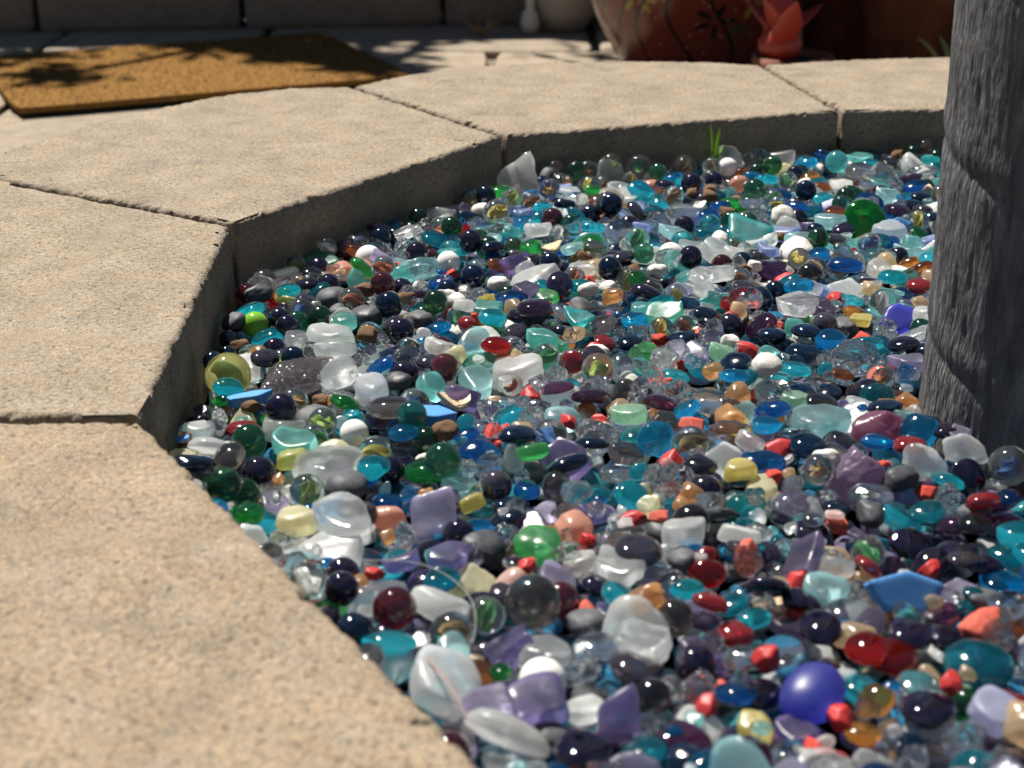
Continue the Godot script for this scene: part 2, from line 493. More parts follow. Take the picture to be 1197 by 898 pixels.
func define_landmarks() -> void:
	for l in [[298, 379, "the lime marble"], [267, 445, "the olive marble"], [339, 448, "the smoky quartz chunk"], [387, 399, "the crescent sea glass"], [292, 472, "the blue tile slab"], [503, 491, "the six-sided blue tile"], [384, 550, "the oval white lens"], [404, 616, "the broad frosted slab"], [365, 672, "the crimson glass"], [592, 862, "the large white shell"], [634, 796, "the large white marble"], [725, 845, "the violet fan of glass"], [742, 740, "the grey-clear arched glass"], [950, 808, "the indigo glass egg"], [1056, 700, "the tall blue tile"], [1144, 776, "the biggest teal piece"], [929, 590, "the large clear lump"], [956, 497, "the domed aqua glass"], [1027, 504, "the amethysts"], [1010, 266, "the green bottle base"], [875, 284, "the long sea-green bar"], [626, 330, "the milky white oval"], [594, 218, "the upright clear-white glass"], [813, 186, "the green sprout"], [784, 298, "a white marble"], [932, 296, "the chalky white rock"], [1027, 202, "the tan shells"], [595, 482, "the glowing teal gem"], [724, 471, "the orange quartz"], [672, 614, "the salmon pebble"], [807, 522, "the green swirl marble"], [890, 542, "the long deep blue gem"], [528, 741, "the marble by the thread"], [1147, 731, "the wide salmon chip"], [824, 647, "the tilted red gem"], [390, 352, "the long dark pebble"], [507, 610, "the upright lavender plate"], [772, 390, "the amber swirl marble"]]:
		var p := at_pixel(l[0], l[1], BED_Y + 0.007)
		landmarks.append([Vector2(p.x, p.z), l[2]])


# Where a piece lies, told by what is next to it.
func beside(at: Vector3) -> String:
	var q := Vector2(at.x, at.z)
	if q.distance_to(TRUNK) < TRUNK_R + 0.03:
		return "against the palm trunk"
	for i in [1, 2, 3, 4]:
		var a := inner[i]
		var b := inner[i + 1]
		if Geometry2D.get_closest_point_to_segment(q, a, b).distance_to(q) < 0.02:
			return ["at the foot of the sprout's block", "along the block before the doormat", "under the shaded side block", "against the near smudged block"][i - 1]
	var best := 9.0
	var what := ""
	for l in landmarks:
		var d: float = q.distance_to(l[0])
		if d < best and d > 0.004:
			best = d
			what = l[1]
	return ("touching " if best < 0.018 else "close to " if best < 0.032 else "in the pieces around ") + what


# Pieces that the photograph lets one pick out: px, py, width in pixels (negative: tilted up on edge).
func listed() -> Dictionary:
	return {
		"gT": [312,391,40, 495,357,36, 815,190,34, 543,286,28, 770,285,30, 773,359,34, 518,389,38, 1063,229,30, 946,245,34, 990,346,38, 1030,397,36, 409,488,40, 306,602,50, 464,643,42, 595,482,44, 788,434,40, 824,427,40, 747,505,44, 788,495,-32, 693,570,46, 739,570,40, 780,596,38, 1026,465,-44, 874,579,50, 1053,602,56, 1084,596,44, 1178,639,44, 856,697,50, 881,720,46, 1144,776,84, 1008,796,56, 948,648,44, 862,604,36, 640,640,30],
		"gB": [514,325,36, 512,386,34, 639,220,30, 753,222,34, 611,256,40, 568,262,32, 699,265,36, 656,286,34, 580,350,22, 730,360,26, 736,394,28, 882,210,-30, 914,227,40, 1016,240,44, 1019,281,-24, 990,328,18, 892,333,26, 1059,343,34, 465,497,-30, 413,525,32, 431,545,32, 376,593,46, 453,577,40, 482,579,-30, 750,447,-20, 660,480,34, 543,501,36, 565,522,50, 766,518,-44, 616,563,42, 560,609,44, 1073,512,46, 890,542,60, 1172,671,52, 1180,586,30, 860,228,26, 905,250,26],
		"gN": [771,247,34, 545,248,34, 724,284,30, 531,315,30, 753,320,28, 775,326,30, 699,370,42, 659,380,32, 1031,190,32, 942,357,36, 914,394,44, 985,396,36, 724,413,32, 693,522,40, 520,582,42, 597,583,50, 939,411,44, 925,423,44, 966,453,40, 1093,497,48, 979,582,34, 1012,630,50, 949,646,46, 695,693,34, 799,888,56, 1061,870,50, 902,395,36, 870,400,34, 1010,372,30],
		"gP": [719,295,36, 905,312,50, 247,494,44, 470,533,42, 1008,450,42, 978,512,-34, 1115,512,40, 1131,555,-46, 1118,606,54, 1172,580,50, 1175,604,46, 951,616,50, 897,641,52, 1064,627,54, 1121,639,56, 491,674,50, 488,701,40, 891,799,56, 799,862,66, 870,873,70, 1101,708,56, 1107,737,66, 1064,740,54, 962,768,46, 1084,833,70, 1172,879,60, 222,487,30, 1025,545,40, 1090,650,50, 1150,660,46, 1040,660,44],
		"gK": [643,265,30, 807,271,30, 840,366,32, 234,472,32, 501,636,-30, 692,416,38, 733,522,44, 658,593,36, 736,619,50, 714,637,38, 962,433,32, 1061,445,24, 959,468,28, 559,705,58, 592,693,44, 681,862,56, 1096,876,56, 1127,660,44, 830,455,40, 850,470,36, 870,640,44, 1140,615,44, 990,540,36],
		"gC": [279,363,26, 761,193,26, 597,396,36, 951,207,32, 830,316,36, 1014,332,36, 1037,386,34, 325,514,36, 780,407,36, 695,451,46, 528,531,46, 723,548,48, 932,506,46, 929,590,66, 782,683,54, 914,754,62, 924,870,50, 999,722,76, 1073,802,66, 560,490,30, 870,250,30],
		"gA": [582,315,26, 658,394,30, 1002,362,34, 696,428,28, 1056,458,34, 908,477,28, 1027,707,40, 1025,813,44, 1010,845,44, 556,779,50],
		"gR": [537,261,28, 707,393,28, 993,291,22, 285,498,44, 669,420,-30, 676,639,34, 824,647,-40, 1042,423,28, 827,663,-46, 759,694,46, 860,731,52, 1044,759,62, 1187,808,40],
		"gG": [416,342,30, 626,281,26, 746,335,26, 575,386,30, 323,485,44, 585,782,34],
		"mD": [372,312,26, 469,337,28, 384,332,28, 336,387,28, 321,407,30, 326,369,26, 461,274,22, 264,393,22, 265,409,22, 568,237,24, 659,315,24, 523,339,28, 953,272,26, 868,308,26, 907,340,28, 887,352,34, 472,439,36, 302,553,42, 409,587,30, 448,738,32, 813,776,50, 690,250,24, 800,262,24, 640,300,22, 250,440,24],
		"mP": [941,281,28, 853,381,32, 963,386,32, 427,600,30, 580,565,38, 824,576,44, 710,242,32, 600,300,22, 735,262,24],
		"mK": [761,337,28, 946,322,30, 731,452,28, 651,565,36, 808,613,48, 788,720,46, 623,717,66, 762,811,46, 679,489,28],
		"mC": [376,295,26, 441,337,30, 350,333,28, 352,363,32, 329,420,30, 432,389,30, 292,411,26, 477,406,30, 670,197,24, 687,188,26, 724,190,30, 689,220,28, 777,184,30, 832,210,26, 739,211,24, 545,234,28, 580,251,32, 621,237,26, 653,274,26, 516,271,32, 584,330,26, 716,346,26, 790,345,30, 537,370,30, 773,383,30, 831,208,22, 891,271,28, 1061,258,22, 980,312,28, 864,326,30, 1032,355,34, 366,511,36, 484,472,38, 359,573,42, 638,417,34, 598,445,28, 699,440,40, 807,522,46, 643,512,44, 1030,440,34, 956,559,38, 1181,545,48, 528,741,54, 1015,652,40, 1005,258,26, 640,205,22, 705,215,22, 858,290,28, 800,380,28],
		"mG": [481,267,22, 673,212,22, 560,281,26, 594,345,28, 291,516,42, 286,573,36, 1130,819,42, 1077,383,28],
		"mT": [484,292,26, 526,292,26, 977,202,26, 798,285,30, 830,262,26],
		"mR": [402,291,26, 504,298,22, 646,255,26, 844,308,26, 1029,227,24, 656,700,44],
		"mW": [524,306,28, 784,298,30, 850,208,22, 431,303,32, 414,504,34, 634,796,56],
		"mL": [298,379,32],
		"mY": [267,445,54],
		"sW": [328,322,56, 387,399,74, 594,218,-56, 649,190,24, 705,202,-44, 656,211,30, 756,198,40, 832,181,-30, 808,208,26, 788,231,38, 655,238,40, 626,330,64, 818,332,44, 543,369,30, 837,185,-32, 933,188,40, 963,181,-26, 914,269,24, 993,281,26, 820,332,40, 265,426,60, 436,457,64, 384,550,86, 404,616,90, 392,641,84, 339,633,50, 335,559,26, 604,428,66, 599,531,-38, 780,641,-40, 888,428,50, 1067,480,36, 1002,477,56, 1077,550,-56, 1128,531,-50, 888,610,40, 437,691,80, 641,757,70, 684,816,52, 522,802,100, 742,740,-92, 813,836,74, 1027,879,56, 1070,200,46, 515,238,30],
		"sA": [416,325,-30, 490,312,50, 467,320,34, 444,413,38, 686,282,-38, 557,303,26, 577,283,26, 781,363,36, 557,391,36, 932,383,-36, 557,440,60, 655,448,36, 871,477,40, 956,497,76],
		"sT": [356,298,48, 680,336,-30, 875,284,56, 837,347,44, 757,431,40, 600,268,30],
		"sP": [597,309,52, 945,261,34, 322,576,36, 507,610,-60, 540,462,60, 662,533,54, 696,589,40, 636,587,36, 622,609,52, 891,498,-34, 482,740,48, 651,677,64, 596,745,60, 725,845,-64, 570,808,28, 819,748,54, 961,680,34, 927,722,46, 1118,680,40, 845,760,-26, 760,668,36, 1120,520,30],
		"sV": [970,242,30, 1053,370,48],
		"eV": [950,808,84],
		"sB": [815,248,32, 965,333,32, 814,407,30, 1164,839,70],
		"sG": [365,406,34, 248,553,36, 1118,793,48, 631,640,66],
		"sY": [783,214,22, 635,306,24, 660,305,24, 911,202,36, 1005,380,28, 438,511,34, 753,559,26, 760,579,30, 890,568,46, 551,673,52, 884,845,52, 308,539,26],
		"sR": [316,343,36, 597,281,24, 787,320,20, 365,672,30],
		"cC": [441,292,34, 500,343,26, 304,360,26, 768,266,40, 543,349,28, 560,347,24, 723,318,26, 632,386,24, 742,383,24, 867,185,36, 1067,272,26, 470,624,40, 629,475,36, 591,467,26, 784,457,40, 696,507,50, 678,578,32, 790,562,56, 705,627,30, 937,451,34, 902,462,46, 927,559,28, 1115,579,40, 629,737,26, 676,776,46, 816,808,50, 768,666,26, 996,423,60, 745,470,30, 650,430,26, 440,470,26, 400,425,30],
		"rR": [487,396,14, 767,231,12, 639,360,18, 693,398,20, 1057,304,16, 921,326,30, 870,346,18, 619,457,32, 702,481,22, 785,539,38, 741,596,30, 908,525,44, 979,602,30, 684,707,22, 933,677,30, 870,654,32, 842,793,30, 975,882,40, 1090,660,26, 1147,731,58, 935,707,24, 585,508,16, 705,490,18],
		"tB": [292,472,46, 503,491,56, 211,522,18, 1047,272,-30, 1056,700,-82],
		"oA": [696,315,44, 1037,312,-36, 577,457,18, 724,471,36, 773,471,34, 614,497,30, 645,623,34, 979,639,34, 906,680,44, 555,759,28, 343,596,24],
		"oP": [399,312,28, 424,311,26, 763,214,22, 864,217,30, 453,597,38, 672,614,48, 598,676,42],
		"kS": [390,352,52, 427,370,44, 618,201,36, 622,360,32, 682,359,38, 969,300,38, 885,372,38, 985,380,50, 367,485,40, 565,636,50, 688,720,48, 1152,697,56],
		"wS": [682,305,18, 996,202,40, 932,296,44, 498,528,24, 1098,180,20],
		"hS": [550,332,28, 982,214,38, 1027,202,44, 251,460,28, 531,472,44, 598,637,-26, 488,251,20],
		"hL": [244,525,54, 592,862,104],
		"hB": [475,282,16, 501,281,18, 280,397,26, 974,184,-18, 375,462,30],
		"aM": [1027,504,64, 1002,562,-66],
		"xQ": [339,448,90],
		"bG": [1010,266,-62],
	}


# Labels for pieces that can be told apart from the rest of their kind, by the pixel they were read at.
func special() -> Dictionary:
	return {
		"sW387": "crescent-shaped frosted white sea glass beside the green shard near the block", "sW594": "large clear-white sea glass piece standing up near the far wall",
		"sW384": "oval frosted white sea glass like a thick lens, largest ellipse near block", "sW742": "grey-clear glass piece standing with a dark hollow under its arch",
		"sW626": "flat milky white sea glass oval lying in front of a lavender piece", "sW1077": "bright white sea glass nugget in front of the palm trunk",
		"sW1128": "cupped frosted white piece touching the foot of the palm trunk", "sW522": "wide flat colourless glass piece against the block corner by the shell",
		"sW404": "broad pale frosted glass slab beside the peach pebble and the block", "sW436": "white glittering quartz-like glass lump next to the smoky quartz",
		"eV950": "big indigo blue frosted glass ball shaped like an egg", "sP725": "upright fan-shaped violet sea glass beside a silver-brown gem", "sP507": "upright lavender sea glass plate beside a glowing blue gem",
		"sA956": "large domed pale aqua sea glass near the palm trunk", "sT875": "long sea-green glass bar lying in front of a swirl marble", "tB1056": "tall sky blue tile shard standing among purple gems",
		"tB292": "sky blue tile slab half in shadow beside the olive marble", "tB503": "flat six-sided light blue tile lying beside a green swirl marble", "tB211": "tiny blue tile sliver at the edge of the near block", "tB1047": "upright blue tile beside the green bottle base",
		"mW634": "large opaque white marble near the big white shell", "hL592": "large white shell valve lying against the near block", "hL244": "white rounded shell half beside the pale green glass and the near block",
		"gT1144": "largest teal glass piece, heart-shaped and glowing, among purple gems", "gB890": "long deep blue gem beside the coral red chip", "gC929": "large clear glass lump with a bright white caustic spot",
		"gC999": "big clear blue-tinted gem beside the tall blue tile", "kS390": "long dark grey pebble behind the crescent sea glass", "mC528": "clear marble with a green and orange swirl beside the white thread",
		"rR1147": "wide salmon red chip lying on dark purple gems", "rR908": "branching coral red chip beside the long deep blue gem", "oA1037": "tan four-sided quartz cube standing on its corner", "sR365": "crimson glass piece beside the near block edge",
		"gP1084": "large pearly lavender-silver gem with a double highlight", "sB1164": "pale lavender-blue sea glass wedge lying across dark gems", "sG631": "clear glass piece streaked with bright green and yellow", "mK623": "large dark see-through marble behind the purple triangle",
	}


# ---------------------------------------------------------------- heaping
const CELL := 0.002
const HX := -0.22
const HZ := -1.25
const NX := 380
const NZ := 500
var heap := PackedFloat32Array()
var taken := PackedByteArray()
var last_top := 0.0


# Where an ellipsoid with those half-axes, turned by r, comes to rest over (x, z). Returns [height, share of its footprint over listed pieces].
func rest(x: float, z: float, r: Basis, s: Vector3, give: float) -> Array:
	var m := r * Basis.from_scale(Vector3(1 / (s.x * s.x), 1 / (s.y * s.y), 1 / (s.z * s.z))) * r.transposed()
	var e := r * Basis.from_scale(s * s) * r.transposed()
	var ex := sqrt(e.x.x)
	var ez := sqrt(e.z.z)
	var a := m.y.y
	var most := -1.0
	var sum := 0.0
	var n := 0
	var over := 0
	for iz in range(maxi(0, int((z - ez - HZ) / CELL)), mini(NZ, int((z + ez - HZ) / CELL) + 1)):
		var dz := HZ + (iz + 0.5) * CELL - z
		for ix in range(maxi(0, int((x - ex - HX) / CELL)), mini(NX, int((x + ex - HX) / CELL) + 1)):
			var dx := HX + (ix + 0.5) * CELL - x
			var b := m.x.y * dx + m.z.y * dz
			var disc := b * b - a * (m.x.x * dx * dx + 2.0 * m.x.z * dx * dz + m.z.z * dz * dz - 1.0)
			if disc > 0.0:
				var k := heap[iz * NX + ix] + (b + sqrt(disc)) / a
				most = maxf(most, k)
				sum += k
				n += 1
				over += taken[iz * NX + ix]
	if n == 0:
		return [BED_Y + s.y, 0.0]
	return [lerpf(most, sum / n, give), float(over) / n]


func settle(p: Vector3, r: Basis, s: Vector3, mark: int) -> void:
	var m := r * Basis.from_scale(Vector3(1 / (s.x * s.x), 1 / (s.y * s.y), 1 / (s.z * s.z))) * r.transposed()
	var e := r * Basis.from_scale(s * s) * r.transposed()
	var ex := sqrt(e.x.x)
	var ez := sqrt(e.z.z)
	for iz in range(maxi(0, int((p.z - ez - HZ) / CELL)), mini(NZ, int((p.z + ez - HZ) / CELL) + 1)):
		var dz := HZ + (iz + 0.5) * CELL - p.z
		for ix in range(maxi(0, int((p.x - ex - HX) / CELL)), mini(NX, int((p.x + ex - HX) / CELL) + 1)):
			var dx := HX + (ix + 0.5) * CELL - p.x
			var b := m.x.y * dx + m.z.y * dz
			var disc := b * b - m.y.y * (m.x.x * dx * dx + 2.0 * m.x.z * dx * dz + m.z.z * dz * dz - 1.0)
			if disc > 0.0:
				var i := iz * NX + ix
				heap[i] = maxf(heap[i], p.y + (-b + sqrt(disc)) / m.y.y)
				taken[i] = maxi(taken[i], mark)


# Keep a piece of radius r inside the planter and off the trunk.
func keep_in(q: Vector2, r: float) -> Vector2:
	for pass_ in 2:
		for i in inner.size():
			var a := inner[i]
			var t := (inner[(i + 1) % inner.size()] - a).normalized()
			var n := Vector2(-t.y, t.x)
			if n.dot(CENTRE - a) < 0.0:
				n = -n
			var d := n.dot(q - a) - r - 0.002
			if d < 0.0:
				q -= n * d
		var away := q - TRUNK
		if away.length() < TRUNK_R + 0.004 + r:
			q = TRUNK + away.normalized() * (TRUNK_R + 0.004 + r)
	return q


var vane: ArrayMesh
var vane_materials := []


func piece(key: String, at: Vector3, r: Basis, s: Vector3, label := "") -> void:
	var k: Array = kinds[key]
	var look: Array = k[3][rng.randi() % k[3].size()]
	var o := obj(k[0], k[2][rng.randi() % k[2].size()], look[1])
	o.transform = Transform3D(r * Basis.from_scale(s), at)
	var says: String = look[0]
	if key == "mC" or key == "mY":
		var n := rng.randi() % vane_materials.size()
		var v := obj("swirl", vane, vane_materials[n], o)
		v.rotation = Vector3(rng.randf() * TAU, rng.randf() * TAU, rng.randf() * TAU)
		if key == "mC":
			says += " with " + ["a yellow", "a green", "an orange", "a blue", "a white", "a lime", "a brown"][n] + " swirl"
	if key[0] != "m":
		says = ("small " if s.x < 0.0072 else "large " if s.x > 0.0105 else "") + ("tilted " if r.y.y < 0.88 else "") + says
	var told := label if label else says + " " + beside(at)
	tag(o, told, k[1], k[1] + " pieces: " + k[0].replace("_", " "), "thing")


# The half-axes that the heap sees, and the scale of the unit mesh, for a piece w metres wide.
func half_axes(key: String, w: float) -> Array:
	var k: Array = kinds[key]
	var a := w / 2.0
	var b: float = a if key[0] == "m" else a * rng.randf_range(0.74, 1.0)
	var h: float = k[6]
	if key[0] == "s" or key == "tB" or key == "hS":     # these meshes hold their own thickness
		var t: float = 0.2 if key == "tB" else 0.16 if key == "hS" else 0.3
		return [Vector3(a * 0.9, a * t, b * 0.9), Vector3(a, a, b * (0.72 if key == "tB" else 1.0)) * (1.2 if key == "tB" else 1.1)]
	if key[0] == "m":
		return [Vector3.ONE * a, Vector3.ONE * a]
	if key[0] == "g" or key == "bG":
		return [Vector3(a, a * h * 0.8, b), Vector3(a, a * h, b)]
	return [Vector3(a, a * h, b) * 0.92, Vector3(a, a * h, b) * 1.12]


func turned(key: String, upright: bool) -> Basis:
	if key[0] == "m":
		return Basis.from_euler(Vector3(rng.randf(), rng.randf(), rng.randf()) * TAU)
	var r := Basis(Vector3.UP, rng.randf() * TAU)
	if upright:
		return Basis(Vector3.UP, rng.randf_range(-0.35, 0.35)) * Basis(Vector3.RIGHT, rng.randf_range(0.85, 1.15)) * r
	var lean := absf(rng.randfn(0.0, 0.32 if key[0] == "g" else 0.12 if key == "tB" else 0.36))
	return Basis(Vector3(1, 0, 0).rotated(Vector3.UP, rng.randf() * TAU), minf(lean, 0.8)) * r


func fill_bed() -> void:
	heap.resize(NX * NZ)
	heap.fill(BED_Y)
	taken.resize(NX * NZ)
	vane = vane_shape()
	for c in [lin(0.60, 0.46, 0.08), lin(0.05, 0.26, 0.08), lin(0.42, 0.12, 0.04), lin(0.04, 0.13, 0.36), lin(0.70, 0.70, 0.67), lin(0.34, 0.44, 0.08), lin(0.34, 0.22, 0.08)]:
		vane_materials.append(matte(c, 0.4))
	var todo := []
	var propped := []
	var lists := listed()
	var named := special()
	for key in lists:
		var l: Array = lists[key]
		for i in range(0, l.size(), 3):
			todo.append([key, l[i], l[i + 1], l[i + 2]])
	todo.sort_custom(func(a, b):
		var sa: bool = named.has("%s%d" % [a[0], a[1]])
		var sb: bool = named.has("%s%d" % [b[0], b[1]])
		if sa != sb:
			return sb
		return absf(a[3]) > absf(b[3]) if absf(a[3]) != absf(b[3]) else a[1] < b[1])
	for t in todo:
		var key: String = t[0]
		var p := at_pixel(t[1], t[2], BED_Y + 0.007)
		var w := clampf(absf(t[3]) * depth_of(p) / FPX, 0.006, 0.05)
		var s := half_axes(key, w)
		var r := turned(key, t[3] < 0)
		var q := keep_in(Vector2(p.x, p.z), w * 0.42)
		var y: float = rest(q.x, q.y, r, s[0], 0.45)[0]
		y = minf(y, BED_Y + (0.022 if named.has("%s%d" % [key, t[1]]) else 0.014) + (w * 0.25 if t[3] < 0 else w * 0.12))
		if named.has("%s%d" % [key, t[1]]) and s[0].y < 0.006:     # a flat piece lies on others, not among them
			for k in 5:
				propped.append(q + Vector2.from_angle(k * TAU / 5) * w * 0.2)
			y = maxf(y, BED_Y + 0.0115 - s[0].y)
		p = Vector3(q.x, y, q.y)
		settle(p, r, s[0], 1)
		piece(key, p, r, s[1], named.get("%s%d" % [key, t[1]], ""))
	# everything between them, by what lies about that part of the bed
	var far := "mC gC gC gC gB gB gB gN gN sW sW sW sW sW sW cC cC cC gT gT gT gT gK gK gG gP gP sA sA sA sT sP sB mG gA wS hS hB mD"
	var mid := "cC cC cC cC gN gN gT gT gT gB gB gB gK gK gK gC gC gC sA sA sA sP sP sW sW sW sW oA oA rR gP gP gP gA sT gR wS sY sG"
	var near := "gP gP gP gP gP gK gK gK gN gT gT gT gB gB sP sP sP sP cC cC cC gC gC gC rR gR gR sW sW sW oA kS gA gA sA"
	var left := "mD mC gK gK gT gT gN sP sP sW sW sW sW sW sW cC cC gC mG gP gG gB sA sA kS mR sY hB"
	var mixes := [far.split(" "), mid.split(" "), near.split(" "), left.split(" ")]
	var made := 0
	var misses := 0
	while made < 1500 and misses < 1600:
		var best := []
		for c in 7:
			var q := Vector2(rng.randf_range(-0.18, 0.46), rng.randf_range(-1.19, -0.30))
			if not Geometry2D.is_point_in_polygon(q, inner):
				continue
			var px := to_pixel(Vector3(q.x, BED_Y + 0.008, q.y))
			if px.x < 150 or px.x > PW + 70 or px.y > PH + 75:
				continue
			var zone := 0 if px.y < 330 else 3 if px.x < 520 + (px.y - 400) * 0.2 else 1 if px.y < 560 else 2
			var keys: PackedStringArray = mixes[zone]
			var key := keys[rng.randi() % keys.size()]
			var k: Array = kinds[key]
			var w := rng.randf_range(k[4], k[5]) * 0.001 * (rng.randf_range(0.96, 1.04) if key[0] == "m" else rng.randf_range(0.88, 1.22))
			q = keep_in(q, w * 0.45)
			var s := half_axes(key, w)
			var r := turned(key, false)
			var y := rest(q.x, q.y, r, s[0], 0.25)
			if y[1] > 0.16:
				continue
			if best.is_empty() or y[0] - s[0].y < best[0]:
				best = [y[0] - s[0].y, key, Vector3(q.x, y[0], q.y), r, s]
		if best.is_empty() or best[0] > BED_Y + 0.0085:
			misses += 1
			continue
		made += 1
		var key: String = best[1]
		settle(best[2], best[3], best[4][0], 0)
		piece(key, best[2], best[3], best[4][1])
	# crumbs of glass and chips that have slipped into the gaps
	var crumbs := "cC cC cC cC cC cC cC cC sP sA rR sW sW sW gT oA gC gB".split(" ")
	var small := 0
	var grit := []
	for t in 4200:
		if small >= 330:
			break
		var best := []
		for c in 6:
			var q := Vector2(rng.randf_range(-0.18, 0.46), rng.randf_range(-1.19, -0.30))
			var px := to_pixel(Vector3(q.x, BED_Y + 0.008, q.y))
			if not Geometry2D.is_point_in_polygon(q, inner) or px.x > PW + 20 or px.y > PH + 30:
				continue
			var key := crumbs[rng.randi() % crumbs.size()]
			var w := rng.randf_range(0.0055, 0.0095)
			q = keep_in(q, w * 0.5)
			var s := half_axes(key, w)
			var r := turned(key, rng.randf() < 0.3)
			var y := rest(q.x, q.y, r, s[0], 0.35)
			if best.is_empty() or y[0] < best[2].y:
				best = [0.0, key, Vector3(q.x, y[0], q.y), r, s]
		if best.is_empty() or best[2].y > BED_Y + 0.0105:
			continue
		small += 1
		settle(best[2], best[3], best[4][0], 0)
		if best[1] == "cC":
			grit.append(Transform3D(best[3] * Basis.from_scale(best[4][1]), best[2]))
		else:
			piece(best[1], best[2], best[3], best[4][1])
	var gm := MultiMesh.new()
	gm.transform_format = MultiMesh.TRANSFORM_3D
	gm.mesh = kinds["cC"][2][1]
	gm.instance_count = grit.size()
	for i in grit.size():
		gm.set_instance_transform(i, grit[i])
	var gi := MultiMeshInstance3D.new()
	gi.name = "glass_crumbs"
	gi.multimesh = gm
	gi.material_override = kinds["cC"][3][0][1]
	tag(gi, "clear glass crumbs fallen into the gaps between the pieces", "glass crumbs", "", "stuff")
	add_child(gi)
	print("filled ", todo.size(), " + ", made, " + ", small)
	# the layer beneath, and the ring of the bed outside the picture
	var mm := MultiMesh.new()
	mm.transform_format = MultiMesh.TRANSFORM_3D
	mm.use_colors = true
	mm.mesh = gem_shape(5, 0.2)
	var spots := []
	var tints := [Color(0.05, 0.22, 0.38), Color(0.18, 0.12, 0.22), Color(0.30, 0.30, 0.31), Color(0.08, 0.46, 0.52), Color(0.75, 0.78, 0.78), Color(0.75, 0.78, 0.78), Color(0.30, 0.26, 0.42), Color(0.05, 0.34, 0.62)]
	var step := 0.0125
	var x := CENTRE.x - 0.55
	while x < CENTRE.x + 0.55:
		var z := CENTRE.y - 0.55
		while z < CENTRE.y + 0.55:
			var q := Vector2(x + rng.randf_range(-0.004, 0.004), z + rng.randf_range(-0.004, 0.004))
			z += step
			if not Geometry2D.is_point_in_polygon(q, inner) or keep_in(q, 0.006).distance_to(q) > 0.001:
				continue
			var px := to_pixel(Vector3(q.x, BED_Y, q.y))
			var seen := px.x < PW + 60 and px.y < PH + 60
			var w := rng.randf_range(0.012, 0.017) / 2.0
			spots.append([Transform3D(turned("gT", false) * Basis.from_scale(Vector3(w, w * 0.6, w * 0.85)), Vector3(q.x, BED_Y - 0.007 + rng.randf_range(-0.003, 0.002), q.y)), tints[rng.randi() % tints.size()]])
			if not seen:
				spots.append([Transform3D(turned("gT", false) * Basis.from_scale(Vector3(w, w * 0.6, w * 0.85)), Vector3(q.x + 0.005, BED_Y + 0.002 + rng.randf_range(-0.002, 0.004), q.y + 0.004)), tints[rng.randi() % tints.size()]])
		x += step
	for q in propped:
		spots.append([Transform3D(turned("gT", false) * Basis.from_scale(Vector3(0.006, 0.0042, 0.005)), Vector3(q.x, BED_Y + 0.0015, q.y)), tints[rng.randi() % tints.size()]])
	mm.instance_count = spots.size()
	for i in spots.size():
		mm.set_instance_transform(i, spots[i][0])
		mm.set_instance_color(i, spots[i][1])
	var under := MultiMeshInstance3D.new()
	under.name = "glass_gravel"
	under.multimesh = mm
	var um := glass(Color.WHITE, 0.35)
	um.vertex_color_use_as_albedo = true
	under.material_override = um
	tag(under, "layer of small mixed glass pebbles filling the planter beneath the larger pieces", "glass gravel", "", "stuff")
	add_child(under)


# ---------------------------------------------------------------- the planter
# A cast block with crumbling edges: outline in (x, z), from the ground to its top.
func block_mesh(outline: PackedVector2Array, y0: float, y1: float, step: float) -> ArrayMesh:
	var shape := Geometry2D.offset_polygon(outline, -0.0021, Geometry2D.JOIN_ROUND)[0]
	var pts := PackedVector2Array()
	for i in shape.size():
		var a: Vector2 = shape[i]
		var b: Vector2 = shape[(i + 1) % shape.size()]
		var k := maxi(1, int(a.distance_to(b) / step))
		for j in k:
			pts.append(a.lerp(b, float(j) / k))
	var mid := Vector2.ZERO
	for p in pts:
		mid += p
	mid /= pts.size()
	var n := pts.size()
	var out := PackedVector2Array()
	for i in n:
		var t := (pts[(i + 1) % n] - pts[(i + n - 1) % n]).normalized()
		var o := Vector2(t.y, -t.x)
		out.append(o if o.dot(pts[i] - mid) > 0 else -o)
	# [inset, height, roughness]
	var rings := [[0.0, y0, 0.3], [0.0, y1 - 0.07, 0.3]]
	for i in 10:
		rings.append([0.0, y1 - 0.058 + i * 0.0052, 0.35 + 0.03 * i])
	rings.append_array([[0.0004, y1 - 0.0035, 0.9], [0.0014, y1 - 0.0014, 1.0], [0.003, y1 - 0.0004, 0.8], [0.005, y1, 0.5], [0.008, y1, 0.35], [0.012, y1, 0.3], [0.017, y1, 0.25], [0.025, y1, 0.2]])
	var v := PackedVector3Array()
	for r in rings:
		for i in n:
			var q: Vector2 = pts[i] - out[i] * r[0]
			var p := Vector3(q.x, r[1], q.y)
			var a := fine.get_noise_3dv(p * 1000.0)
			var c := noise.get_noise_3dv(p * 5000.0)
			var bite: float = r[2] * (0.0014 * a + 0.0012 * c - 0.009 * maxf(0.0, a - 0.2))
			if r[1] < y1 - 0.0002:
				p += Vector3(out[i].x, 0.0, out[i].y) * bite
			p.y += bite * (0.7 if r[1] > y1 - 0.004 else 0.2)
			v.append(p)
	for f in [0.7, 0.4]:
		for i in n:
			var q: Vector2 = mid.lerp(pts[i] - out[i] * 0.025, f)
			v.append(Vector3(q.x, y1 + 0.0002 * fine.get_noise_2dv(q * 1000.0), q.y))
	var ix := PackedInt32Array()
	for j in rings.size() + 1:
		for i in n:
			var a := j * n + i
			var b := j * n + (i + 1) % n
			ix.append_array([a, a + n, b, b, a + n, b + n])
	v.append(Vector3(mid.x, y1, mid.y))
	for i in n:
		ix.append_array([(rings.size() + 1) * n + i, v.size() - 1, (rings.size() + 1) * n + (i + 1) % n])
	return closed_mesh(v, ix, false, Vector3(mid.x, y1 - 0.04, mid.y))


